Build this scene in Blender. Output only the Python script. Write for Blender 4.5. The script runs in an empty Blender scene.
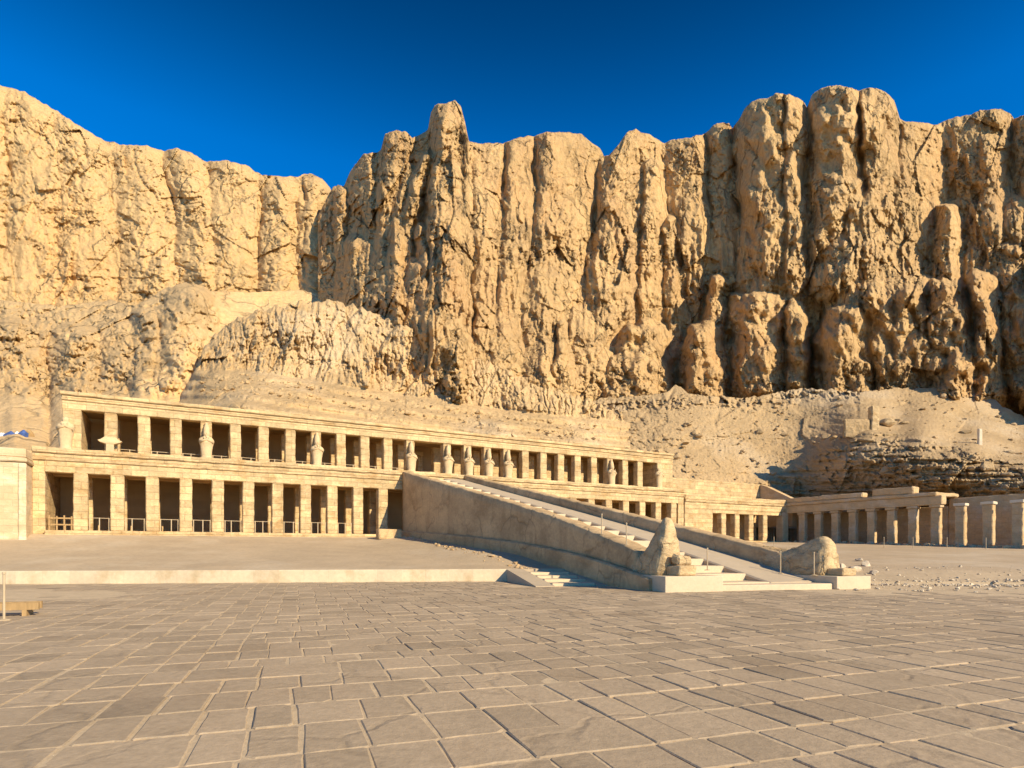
import bpy, bmesh, math, random
import numpy as np
from mathutils import Vector, Matrix
R = math.radians
random.seed(7)
rng = np.random.default_rng(11)
C = bpy.context.scene
col = C.collection

# ------------------------------------------------------------------ camera, light, exposure
F = 604.0                      # focal length in pixels at 1024 px width
EYE = 1.7
HOR = 550.0                    # row of the horizon
cam_d = bpy.data.cameras.new('camera')
cam = bpy.data.objects.new('camera', cam_d); col.objects.link(cam)
cam.location = (0, 0, EYE); cam.rotation_euler = (R(90), 0, 0)
cam_d.sensor_width = 36.0; cam_d.lens = 36.0 * F / 1024.0
cam_d.shift_y = (HOR - 384.0) / 1024.0
cam_d.clip_start = 0.1; cam_d.clip_end = 4000
C.camera = cam

SUN_EL, SUN_A = R(28), R(22)
dF = Vector((0.8755, 0.4836, 0)); nF = Vector((0.4836, -0.8755, 0))
hs = nF * math.cos(SUN_A) + dF * math.sin(SUN_A)
S = Vector((hs.x * math.cos(SUN_EL), hs.y * math.cos(SUN_EL), math.sin(SUN_EL)))
W = bpy.data.worlds.new('World'); C.world = W; W.use_nodes = True
wn = W.node_tree.nodes; wl = W.node_tree.links
bg = wn['Background']
sky = wn.new('ShaderNodeTexSky'); sky.sky_type = 'NISHITA'; sky.sun_disc = False
sky.sun_elevation = SUN_EL; sky.sun_rotation = math.atan2(S.x, S.y)
sky.altitude = 1500; sky.air_density = 1.0; sky.dust_density = 0.0; sky.ozone_density = 6.0
hsv = wn.new('ShaderNodeHueSaturation'); hsv.inputs['Saturation'].default_value = 1.26; hsv.inputs['Hue'].default_value = .499
hsv.inputs['Value'].default_value = 1.0
gam = wn.new('ShaderNodeGamma'); gam.inputs['Gamma'].default_value = 1.18
wl.new(sky.outputs[0], gam.inputs['Color']); wl.new(gam.outputs[0], hsv.inputs['Color']); 
# the sky is deepest in the band across from the low sun (as through a polarising filter)
stc = wn.new('ShaderNodeTexCoord'); ssx = wn.new('ShaderNodeSeparateXYZ'); wl.new(stc.outputs['Generated'], ssx.inputs[0])
ramp_ = wn.new('ShaderNodeValToRGB'); cr_ = ramp_.color_ramp; cr_.interpolation = 'B_SPLINE'
for i_, (p_, v_) in enumerate(((.0, 1.25), (.46, 1.2), (.56, .92), (.67, .38), (.78, .42), (1.0, .95))):
    e_ = cr_.elements[i_] if i_ < 2 else cr_.elements.new(p_)
    e_.position = p_; e_.color = (v_, v_, v_, 1)
wl.new(ssx.outputs[2], ramp_.inputs[0])
smu = wn.new('ShaderNodeMix'); smu.data_type = 'RGBA'; smu.blend_type = 'MULTIPLY'; smu.inputs[0].default_value = 1.0
wl.new(hsv.outputs[0], smu.inputs[6]); wl.new(ramp_.outputs[0], smu.inputs[7]); wl.new(smu.outputs[2], bg.inputs['Color'])
bg.inputs['Strength'].default_value = 0.112
sd = bpy.data.lights.new('sun', 'SUN'); sd.energy = 4.6; sd.angle = R(0.5); sd.color = (1.0, 0.85, 0.61)
sun = bpy.data.objects.new('sun', sd); col.objects.link(sun)
sun.rotation_euler = S.to_track_quat('Z', 'Y').to_euler()
C.view_settings.view_transform = 'Standard'; C.view_settings.look = 'None'
C.view_settings.exposure = 0.68; C.view_settings.gamma = 1.0; C.view_settings.use_curve_mapping = False
C.cycles.max_bounces = 6; C.cycles.diffuse_bounces = 4

# ------------------------------------------------------------------ helpers
def tag(o, label=None, cat=None, group=None, kind=None):
    if label: o['label'] = label
    if cat: o['category'] = cat
    if group: o['group'] = group
    if kind: o['kind'] = kind
    return o

def empty(name, loc=(0, 0, 0), rz=0.0):
    o = bpy.data.objects.new(name, None); col.objects.link(o)
    o.location = loc; o.rotation_euler = (0, 0, rz); o.empty_display_size = 0.3
    return o

def mesh_obj(name, verts, faces, m, parent=None, smooth=False):
    me = bpy.data.meshes.new(name)
    me.from_pydata([tuple(v) for v in verts], [], faces)
    me.update()
    if smooth:
        me.polygons.foreach_set('use_smooth', [True] * len(me.polygons))
    o = bpy.data.objects.new(name, me); col.objects.link(o)
    if m: me.materials.append(m)
    if parent: o.parent = parent
    return o

def grid_obj(name, P, m, parent=None, smooth=True, attr=None, flip=False):
    """P: (rows, cols, 3) array -> one mesh sheet"""
    r, c = P.shape[:2]
    me = bpy.data.meshes.new(name)
    idx = np.arange(r * c).reshape(r, c)
    q = np.stack([idx[:-1, :-1], idx[1:, :-1], idx[1:, 1:], idx[:-1, 1:]], -1).reshape(-1, 4)
    if flip: q = q[:, ::-1]
    me.vertices.add(r * c); me.vertices.foreach_set('co', P.reshape(-1).astype(np.float32))
    n = len(q)
    me.loops.add(n * 4); me.loops.foreach_set('vertex_index', q.reshape(-1).astype(np.int32))
    me.polygons.add(n)
    me.polygons.foreach_set('loop_start', (np.arange(n) * 4).astype(np.int32))
    me.polygons.foreach_set('loop_total', np.full(n, 4, np.int32))
    me.polygons.foreach_set('use_smooth', np.full(n, smooth, bool))
    me.update(calc_edges=True)
    if attr is not None:
        a = me.attributes.new('tone', 'FLOAT', 'POINT'); a.data.foreach_set('value', attr.reshape(-1).astype(np.float32))
    o = bpy.data.objects.new(name, me); col.objects.link(o)
    me.materials.append(m)
    if parent: o.parent = parent
    return o

_perm = np.random.default_rng(3).permutation(4096)
def pn(x, y, seed=0):
    """gradient noise, about -0.7 .. 0.7"""
    x = np.asarray(x, float); y = np.asarray(y, float)
    xi = np.floor(x).astype(int); yi = np.floor(y).astype(int)
    xf = x - xi; yf = y - yi
    u = xf * xf * xf * (xf * (xf * 6 - 15) + 10); v = yf * yf * yf * (yf * (yf * 6 - 15) + 10)
    def g(ix, iy, dx, dy):
        h = _perm[(_perm[(ix + seed * 131) & 4095] + iy) & 4095] * (2 * math.pi / 4096)
        return np.cos(h) * dx + np.sin(h) * dy
    a = g(xi, yi, xf, yf); b = g(xi + 1, yi, xf - 1, yf)
    c = g(xi, yi + 1, xf, yf - 1); d = g(xi + 1, yi + 1, xf - 1, yf - 1)
    return (a + u * (b - a)) + v * ((c + u * (d - c)) - (a + u * (b - a)))

def fbm(x, y, seed=0, oct=4, gain=0.5):
    s = 0; a = 1.0
    for i in range(oct):
        s = s + a * pn(x * 2 ** i, y * 2 ** i, seed + i * 7); a *= gain
    return s

def facet(x, y, seed=0, tilt=.8):
    """broken rock: every cell is a tilted flat with its own level, so neighbours meet in sharp steps"""
    x = np.asarray(x, float); y = np.asarray(y, float)
    xi = np.floor(x).astype(int); yi = np.floor(y).astype(int)
    best = np.full(x.shape, 1e9); val = np.zeros(x.shape)
    for ox in (-1, 0, 1):
        for oy in (-1, 0, 1):
            cx = xi + ox; cy = yi + oy
            h = _perm[(_perm[(cx + seed * 57) & 4095] + cy) & 4095]
            h2 = _perm[(h + 911) & 4095]; h3 = _perm[(h + 1777) & 4095]; h4 = _perm[(h2 + 333) & 4095]; h5 = _perm[(h3 + 77) & 4095]
            dx = x - (cx + h / 4096); dy = y - (cy + h2 / 4096)
            d = dx * dx + dy * dy
            v_ = (h3 / 4096 - .5) + tilt * (dx * (h4 / 2048 - 1) + dy * (h5 / 2048 - 1))
            m_ = d < best
            best = np.where(m_, d, best); val = np.where(m_, v_, val)
    return val

def interp(x, pts):
    pts = sorted(pts); xs = [p[0] for p in pts]; ys = [p[1] for p in pts]
    return np.interp(x, xs, ys)

def sstep(a, b, x):
    t = np.clip((x - a) / (b - a), 0, 1); return t * t * (3 - 2 * t)

class MB:
    """collects boxes / prisms / tubes and links them as ONE mesh object"""
    def __init__(s): s.v = []; s.f = []
    def add(s, v, f):
        o = len(s.v); s.v += [tuple(p) for p in v]; s.f += [tuple(i + o for i in q) for q in f]; return s
    def box(s, x0, x1, y0, y1, z0, z1):
        v = [(x0, y0, z0), (x1, y0, z0), (x1, y1, z0), (x0, y1, z0), (x0, y0, z1), (x1, y0, z1), (x1, y1, z1), (x0, y1, z1)]
        return s.add(v, [(0, 3, 2, 1), (4, 5, 6, 7), (0, 1, 5, 4), (1, 2, 6, 5), (2, 3, 7, 6), (3, 0, 4, 7)])
    def rough(s, x0, x1, y0, y1, z0, z1, seg=0.45, amp=0.02, ch=0.03, seed=0):
        """stone block: gridded, worn faces and softened edges (displacement is a function of position)"""
        ax = [np.linspace(a, b, max(2, min(120, int(round((b - a) / seg)) + 1))) for a, b in ((x0, x1), (y0, y1), (z0, z1))]
        def edges(t):
            a, b = t[0], t[-1]; e = min(ch, (b - a) * 0.3)
            return np.concatenate([[a], [a + e], t[1:-1], [b - e], [b]])
        ax = [edges(t) for t in ax]
        n = [len(t) for t in ax]; ids = {}; vs = []; fs = []
        def vid(i, j, k):
            key = (i, j, k)
            if key not in ids:
                p = [ax[0][i], ax[1][j], ax[2][k]]
                on = [(q == 0) or (q == n[d] - 1) for d, q in enumerate(key)]
                if sum(on) >= 2:
                    for d in range(3):
                        if on[d]: p[d] += (1 if key[d] == 0 else -1) * min(ch, (ax[d][-1] - ax[d][0]) * .3) * (0.55 if sum(on) == 2 else 0.6)
                ids[key] = len(vs); vs.append(p)
            return ids[key]
        for i in range(n[0] - 1):
            for j in range(n[1] - 1):
                fs.append((vid(i, j, 0), vid(i, j + 1, 0), vid(i + 1, j + 1, 0), vid(i + 1, j, 0)))
                k = n[2] - 1
                fs.append((vid(i, j, k), vid(i + 1, j, k), vid(i + 1, j + 1, k), vid(i, j + 1, k)))
        for i in range(n[0] - 1):
            for k in range(n[2] - 1):
                fs.append((vid(i, 0, k), vid(i + 1, 0, k), vid(i + 1, 0, k + 1), vid(i, 0, k + 1)))
                j = n[1] - 1
                fs.append((vid(i, j, k), vid(i, j, k + 1), vid(i + 1, j, k + 1), vid(i + 1, j, k)))
        for j in range(n[1] - 1):
            for k in range(n[2] - 1):
                fs.append((vid(0, j, k), vid(0, j, k + 1), vid(0, j + 1, k + 1), vid(0, j + 1, k)))
                i = n[0] - 1
                fs.append((vid(i, j, k), vid(i, j + 1, k), vid(i, j + 1, k + 1), vid(i, j, k + 1)))
        P = np.array(vs)
        a, b, c = P[:, 0], P[:, 1], P[:, 2]
        q = np.stack([fbm(b * 1.3 + c * .7 + 5, c * 1.5 + a * .31, seed + 1, 3), fbm(a * 1.3 + c * .6, c * 1.5 + b * .37 + 9, seed + 2, 3),
                      fbm(a * 1.1 + 3, b * 1.1 + c * .2, seed + 3, 3)], 1)
        return s.add(P + q * amp, fs)
    def prism(s, poly, a0, a1, axis='x'):
        """polygon of (p, q) pairs pushed along an axis; for x: (y, z), for y: (x, z), for z: (x, y)"""
        n = len(poly)
        def pt(p, q, a): return {'x': (a, p, q), 'y': (p, a, q), 'z': (p, q, a)}[axis]
        v = [pt(p, q, a0) for p, q in poly] + [pt(p, q, a1) for p, q in poly]
        f = [tuple(range(n)), tuple(range(2 * n - 1, n - 1, -1))] + [(i, n + i, n + (i + 1) % n, (i + 1) % n) for i in range(n)]
        return s.add(v, f)
    def tube(s, pts, r, n=8, caps=True):
        pts = [Vector(p) for p in pts]; rs = r if isinstance(r, (list, tuple)) else [r] * len(pts)
        v = []; f = []
        for i, p in enumerate(pts):
            t = (pts[min(i + 1, len(pts) - 1)] - pts[max(i - 1, 0)]).normalized()
            a = t.cross(Vector((0, 0, 1)) if abs(t.z) < .9 else Vector((1, 0, 0))).normalized(); b = t.cross(a)
            for k in range(n):
                w = 2 * math.pi * k / n; v.append(p + a * math.cos(w) * rs[i] + b * math.sin(w) * rs[i])
        for i in range(len(pts) - 1):
            for k in range(n): f.append((i * n + k, i * n + (k + 1) % n, (i + 1) * n + (k + 1) % n, (i + 1) * n + k))
        if caps: f += [tuple(range(n - 1, -1, -1)), tuple(range((len(pts) - 1) * n, len(pts) * n))]
        return s.add(v, f)
    def loft(s, rings, caps=True):
        n = len(rings[0]); v = [p for r in rings for p in r]; f = []
        for i in range(len(rings) - 1):
            for k in range(n): f.append((i * n + k, i * n + (k + 1) % n, (i + 1) * n + (k + 1) % n, (i + 1) * n + k))
        if caps: f += [tuple(range(n - 1, -1, -1)), tuple(range((len(rings) - 1) * n, len(rings) * n))]
        return s.add(v, f)
    def build(s, name, m, parent=None, smooth=False):
        o = mesh_obj(name, s.v, s.f, m, parent, smooth)
        bm = bmesh.new(); bm.from_mesh(o.data); bmesh.ops.recalc_face_normals(bm, faces=bm.faces); bm.to_mesh(o.data); bm.free()
        return o

# ------------------------------------------------------------------ materials
def mat(name, base, var=0.12, scale=0.6, stretch=(1, 1, 1), rough=0.95, bump=0.3, bscale=8.0, bdist=0.05,
        coord='obj', alt=None, alt_scale=0.15, alt_lo=0.5, alt_hi=0.65, brick=None, attr=False, fine=None, streak=None, crack=None):
    m = bpy.data.materials.new(name); m.use_nodes = True
    nt = m.node_tree; N = nt.nodes; L = nt.links
    bs = N['Principled BSDF']; bs.inputs['Roughness'].default_value = rough
    bs.inputs['Specular IOR Level'].default_value = 0.15
    if coord == 'obj':
        tc = N.new('ShaderNodeTexCoord'); oi = N.new('ShaderNodeObjectInfo')      # each stone gets its own cut of the pattern
        of = N.new('ShaderNodeVectorMath'); of.operation = 'SCALE'; of.inputs[0].default_value = (37.0, 11.0, 0.0); L.new(oi.outputs['Random'], of.inputs['Scale'])
        av = N.new('ShaderNodeVectorMath'); av.operation = 'ADD'; L.new(tc.outputs['Object'], av.inputs[0]); L.new(of.outputs[0], av.inputs[1]); vec = av.outputs[0]
    else:
        tc = N.new('ShaderNodeNewGeometry'); vec = tc.outputs['Position']
    mp = N.new('ShaderNodeMapping'); mp.inputs['Scale'].default_value = stretch; L.new(vec, mp.inputs['Vector'])
    def noise(sc, det=6, ro=0.6, src=None):
        n = N.new('ShaderNodeTexNoise'); n.inputs['Scale'].default_value = sc; n.inputs['Detail'].default_value = det
        n.inputs['Roughness'].default_value = ro; L.new(src or mp.outputs[0], n.inputs['Vector']); return n.outputs['Fac']
    def rng_(fac, lo, hi, a, b):
        r = N.new('ShaderNodeMapRange'); r.inputs[1].default_value = lo; r.inputs[2].default_value = hi
        r.inputs[3].default_value = a; r.inputs[4].default_value = b; L.new(fac, r.inputs[0]); return r.outputs[0]
    def mix(fac, a, b, mode='MIX'):
        x = N.new('ShaderNodeMix'); x.data_type = 'RGBA'; x.blend_type = mode
        if isinstance(fac, float): x.inputs[0].default_value = fac
        else: L.new(fac, x.inputs[0])
        for i, q in ((6, a), (7, b)):
            if isinstance(q, tuple): x.inputs[i].default_value = (*q, 1)
            else: L.new(q, x.inputs[i])
        return x.outputs[2]
    def mulv(c, f):
        x = N.new('ShaderNodeVectorMath'); x.operation = 'SCALE'; L.new(c, x.inputs[0]); L.new(f, x.inputs['Scale']); return x.outputs[0]
    lo = tuple(c * (1 - var) for c in base); hi = tuple(min(1, c * (1 + var)) for c in base)
    c = mix(rng_(noise(scale), .3, .7, 0, 1), lo, hi)
    if alt:
        c = mix(rng_(noise(alt_scale, 5, .65), alt_lo, alt_hi, 0, 1), c, alt)
    if streak:   # (colour, stretch) vertical water streaks
        m2 = N.new('ShaderNodeMapping'); m2.inputs['Scale'].default_value = streak[1]; L.new(vec, m2.inputs['Vector'])
        c = mix(rng_(noise(1.0, 5, .6, m2.outputs[0]), .5, .72, 0, streak[2]), c, streak[0])
    if fine:
        c = mulv(c, rng_(noise(fine[0], 4, .7), .3, .7, 1 - fine[1], 1 + fine[1]))
    height = noise(bscale, 8, .65)
    if crack:    # (scale, stretch, darkening): thin fractures
        m3 = N.new('ShaderNodeMapping'); m3.inputs['Scale'].default_value = crack[1]
        wn_ = N.new('ShaderNodeTexNoise'); wn_.inputs['Scale'].default_value = crack[0] * 1.3; wn_.inputs['Detail'].default_value = 4; L.new(vec, wn_.inputs['Vector'])
        mx_ = N.new('ShaderNodeVectorMath'); mx_.operation = 'MULTIPLY_ADD'; L.new(wn_.outputs['Color'], mx_.inputs[0]); mx_.inputs[1].default_value = (.9 / crack[0],) * 3; L.new(vec, mx_.inputs[2])
        L.new(mx_.outputs[0], m3.inputs['Vector'])
        vo = N.new('ShaderNodeTexVoronoi'); vo.feature = 'DISTANCE_TO_EDGE'; vo.inputs['Scale'].default_value = crack[0]; L.new(m3.outputs[0], vo.inputs['Vector'])
        cm = rng_(vo.outputs['Distance'], 0.0, .045, 0, 1)
        gate = rng_(noise(crack[0] * .7, 3, .5), .45, .6, 0, 1)
        mm = N.new('ShaderNodeMath'); mm.operation = 'MAXIMUM'; L.new(cm, mm.inputs[0]); L.new(gate, mm.inputs[1])
        c = mulv(c, rng_(mm.outputs[0], 0, 1, 1 - crack[2], 1))
        h2_ = N.new('ShaderNodeMath'); h2_.operation = 'MULTIPLY_ADD'; L.new(mm.outputs[0], h2_.inputs[0]); h2_.inputs[1].default_value = .8; L.new(height, h2_.inputs[2]); height = h2_.outputs[0]
    if brick:    # (width, height, mortar, contrast)
        sx = N.new('ShaderNodeSeparateXYZ'); L.new(vec, sx.inputs[0])
        ad = N.new('ShaderNodeMath'); ad.operation = 'ADD'; L.new(sx.outputs[0], ad.inputs[0]); L.new(sx.outputs[1], ad.inputs[1])
        cb = N.new('ShaderNodeCombineXYZ'); L.new(ad.outputs[0], cb.inputs[0])
        L.new(sx.outputs[1 if brick[4:] else 2], cb.inputs[1])
        if brick[4:]:
            L.new(sx.outputs[0], cb.inputs[0])
        b = N.new('ShaderNodeTexBrick'); L.new(cb.outputs[0], b.inputs['Vector'])
        b.inputs['Scale'].default_value = 1.0; b.inputs['Brick Width'].default_value = brick[0]; b.inputs['Row Height'].default_value = brick[1]
        b.inputs['Mortar Size'].default_value = brick[2]; b.inputs['Mortar Smooth'].default_value = .3; b.inputs['Bias'].default_value = 0
        k = brick[3]
        b.inputs['Color1'].default_value = (1 - k, 1 - k, 1 - k, 1); b.inputs['Color2'].default_value = (1 + k, 1 + k * .9, 1 + k * .7, 1)
        b.inputs['Mortar'].default_value = (1 - 1.6 * k,) * 3 + (1,)
        c = mix(1.0, c, b.outputs['Color'], 'MULTIPLY')
        ma = N.new('ShaderNodeMath'); ma.operation = 'MULTIPLY_ADD'; L.new(b.outputs['Fac'], ma.inputs[0]); ma.inputs[1].default_value = -.6
        L.new(height, ma.inputs[2]); height = ma.outputs[0]
    if attr:
        at = N.new('ShaderNodeAttribute'); at.attribute_name = 'tone'
        c = mulv(c, at.outputs['Fac'])
    L.new(c, bs.inputs['Base Color'])
    bp = N.new('ShaderNodeBump'); bp.inputs['Strength'].default_value = bump; bp.inputs['Distance'].default_value = bdist
    L.new(height, bp.inputs['Height']); L.new(bp.outputs[0], bs.inputs['Normal'])
    return m

M = {}
M['cliff'] = mat('cliff_rock', (.495, .322, .145), .16, .05, (1, 1, .55), bump=1.0, bscale=1.3, bdist=.6, coord='pos',
                 alt=(.50, .30, .13), alt_scale=.035, fine=(1.3, .22), crack=(.16, (1, 1, .30), .32), streak=((.36, .225, .11), (.22, .22, .03), .55))
M['cliff_far'] = mat('far_cliff_rock', (.50, .332, .152), .12, .04, (1, 1, .6), bump=.8, bscale=.6, bdist=.7, coord='pos',
                 alt=(.56, .35, .15), alt_scale=.03, fine=(1.1, .15), crack=(.10, (1, 1, .38), .24), streak=((.46, .29, .13), (.2, .2, .025), .4))
M['foot'] = mat('foot_rock', (.49, .335, .165), .13, .04, (1, 1, .6), bump=.8, bscale=.9, bdist=.6, coord='pos',
                 alt=(.55, .35, .15), alt_scale=.03, fine=(1.1, .15), crack=(.13, (1, 1, .5), .35), attr=True)
M['band'] = mat('banded_rock', (.53, .36, .175), .15, .09, (1, 1, .5), bump=.9, bscale=1.2, bdist=.6, coord='pos',
                alt=(.58, .42, .235), alt_scale=.06, fine=(1.6, .17), streak=((.40, .26, .12), (.5, .5, .06), .45))
M['scree'] = mat('scree', (.43, .295, .15), .14, .12, (1, 1, 1.6), bump=.9, bscale=2.2, bdist=.25, coord='pos',
                 alt=(.46, .34, .20), alt_scale=.06, fine=(3.0, .16))
M['temple'] = mat('temple_limestone', (.57, .41, .21), .18, .8, (1, 1, 1.6), bump=.7, bscale=4, bdist=.08,
                  alt=(.43, .275, .12), alt_scale=.7, alt_lo=.5, alt_hi=.66, brick=(1.1, .52, .02, .15), fine=(5, .17), streak=((.40, .27, .13), (1.6, 1.6, .25), .5))
M['temple_in'] = mat('portico_wall_limestone', (.55, .37, .18), .12, .5, (1, 1, 1.4), bump=.3, bscale=5, bdist=.05, brick=(1.3, .6, .012, .05))
M['wall'] = mat('block_wall_limestone', (.57, .42, .235), .12, .6, (1, 1, 2), bump=.5, bscale=4, bdist=.07,
                alt=(.68, .57, .38), alt_scale=.35, brick=(.9, .42, .016, .07), fine=(4, .06))
M['ramp'] = mat('ramp_limestone', (.55, .375, .19), .14, .5, (1, 1, 1.4), bump=.6, bscale=5, bdist=.06,
                alt=(.40, .265, .13), alt_scale=.3, alt_lo=.48, alt_hi=.64, fine=(5, .12), crack=(.5, (1, 1, .7), .25), streak=((.33, .215, .105), (1.2, 1.2, .12), .5))
M['rampfloor'] = mat('ramp_paving', (.47, .37, .245), .06, .8, bump=.3, bscale=6, bdist=.03, fine=(5, .05))
M['plinth'] = mat('pale_plinth_stone', (.60, .47, .30), .07, .9, bump=.3, bscale=6, bdist=.03, fine=(6, .06))
M['colon'] = mat('colonnade_limestone', (.54, .37, .19), .14, .6, (1, 1, 1.5), bump=.6, bscale=4, bdist=.08,
                 alt=(.56, .43, .27), alt_scale=.4, brick=(1.2, .55, .015, .06), fine=(4, .08))
M['pale'] = mat('pale_and_sunlit_stone', (.66, .55, .38), .06, 1.0, bump=.3, bscale=5)
M['statue'] = mat('statue_limestone', (.57, .415, .225), .12, 1.6, bump=.5, bscale=9, bdist=.04, fine=(8, .08))
M['old'] = mat('weathered_sandstone', (.54, .385, .20), .18, 1.4, (1, 1, 2.2), bump=.8, bscale=5, bdist=.09, fine=(6, .16), alt=(.40, .26, .12), alt_scale=.9, crack=(.8, (1, 1, .8), .12))
M['slab'] = mat('paving_slab', (.41, .308, .192), .12, .9, bump=.5, bscale=14, bdist=.018, coord='pos',
                alt=(.36, .265, .162), alt_scale=.35, fine=(9, .13), attr=True, crack=(.55, (1, 1, 1), .14), streak=((.32, .23, .14), (.9, .9, .9), .35))
M['sand'] = mat('joint_sand', (.52, .395, .24), .12, 1.2, bump=.5, bscale=9, bdist=.03, coord='pos', fine=(6, .1))
M['court'] = mat('court_ground', (.45, .338, .208), .08, .35, bump=.5, bscale=5, bdist=.04, coord='pos', alt=(.52, .41, .27), alt_scale=.12,
                 fine=(4, .08), brick=(1.6, 1.0, .02, .035, 1))
M['kerb'] = mat('retaining_wall_stone', (.63, .50, .32), .07, .8, bump=.4, bscale=6, bdist=.03, brick=(1.4, .7, .012, .07), fine=(5, .09), alt=(.50, .37, .21), alt_scale=.5)
M['rock'] = mat('rubble_stone', (.56, .45, .30), .2, 1.5, bump=.7, bscale=7, bdist=.06, fine=(6, .1))
M['wood'] = mat('old_wood', (.36, .23, .10), .2, 2, (6, 1, 1), bump=.3, bscale=10, bdist=.01)
M['steel'] = mat('pale_painted_post', (.46, .35, .21), .1, 3, rough=.6, bump=.1)
M['rope'] = mat('rope_fibre', (.45, .34, .2), .15, 20, bump=.2, bscale=60, bdist=.005)
M['blue'] = mat('blue_sheet', (.06, .10, .24), .3, 2, rough=.7, bump=.3)
M['white'] = mat('white_sheet', (.72, .70, .66), .1, 2, rough=.7, bump=.3)

# ------------------------------------------------------------------ ground
def yr(X): return np.interp(X, [-80, -25.6, -.1, 6, 14, 24, 70], [24.5, 30.2, 33.2, 33.2, 30.6, 29.2, 27])
def court_z(X, Y):
    X = np.asarray(X, float); Y = np.asarray(Y, float)
    d = Y - yr(X)
    yf = 42.9 + (X + 30.6) * .5523 - 0.6
    zl = .65 + 2.16 * np.clip(d / np.maximum(yf - yr(X), 6), 0, 1)
    u = (X + 30.6) * .8755 + (Y - 42.9) * .4836
    dr = Y - yr(X)
    zl = np.maximum(zl, np.where(Y > yr(X), 0, -9) + np.minimum(zl + .35 * sstep(19, 23.5, u) * sstep(1, 6, d), 2.81))
    zr = .10 + .45 * sstep(-.5, 2.5, dr) + .046 * np.clip(dr, 0, 60)
    zr = np.minimum(zr, 2.65)
    w = sstep(25.5, 30.5, u)
    return zl * (1 - w) + zr * w

gx = np.concatenate([np.linspace(-900, -120, 14), np.linspace(-100, 110, 70), np.linspace(130, 900, 14)])
gy = np.concatenate([np.linspace(-300, -20, 8), np.linspace(-10, 130, 60), np.linspace(150, 900, 12)])
GX, GY = np.meshgrid(gx, gy)
tag(grid_obj('ground', np.stack([GX, GY, np.full_like(GX, -.12)], -1), M['sand'], flip=True), kind='structure')
# sand bed right below the slabs
bx = np.linspace(-50, 70, 240); by = np.linspace(-6, 36, 110)
BX, BY = np.meshgrid(bx, by)
BZ = -.011 + .012 * fbm(BX * .8, BY * .8, 5, 4)
drift = np.exp(-(((BX + 21) / 7.5) ** 2 + ((BY - 22.5) / 3.2) ** 2) ** 2) + .6 * fbm(BX * .5, BY * .6, 6, 4) - .25      # blown sand lying over the slabs at the left
BZ = BZ + .05 * np.clip(drift, 0, 1) * (BX < -9)
tag(grid_obj('sand_bed', np.stack([BX, BY, BZ], -1), M['sand'], flip=True), kind='structure')
# upper court: rises from the retaining wall to the temple
cx = np.linspace(-75, 85, 330); v = np.linspace(0, 1, 150) ** 1.4
CX, V = np.meshgrid(cx, v)
CY = (yr(CX) + .02) + V * 66
CZ = court_z(CX, CY) + .025 * fbm(CX * .5, CY * .5, 9, 4)
_cs = np.stack([CX, CY, CZ], -1); _sk = _cs[:1].copy(); _sk[..., 2] = -.3
_cs = np.concatenate([_sk, _cs], 0)
tag(grid_obj('court', _cs, M['court'], flip=True), kind='structure')

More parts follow.
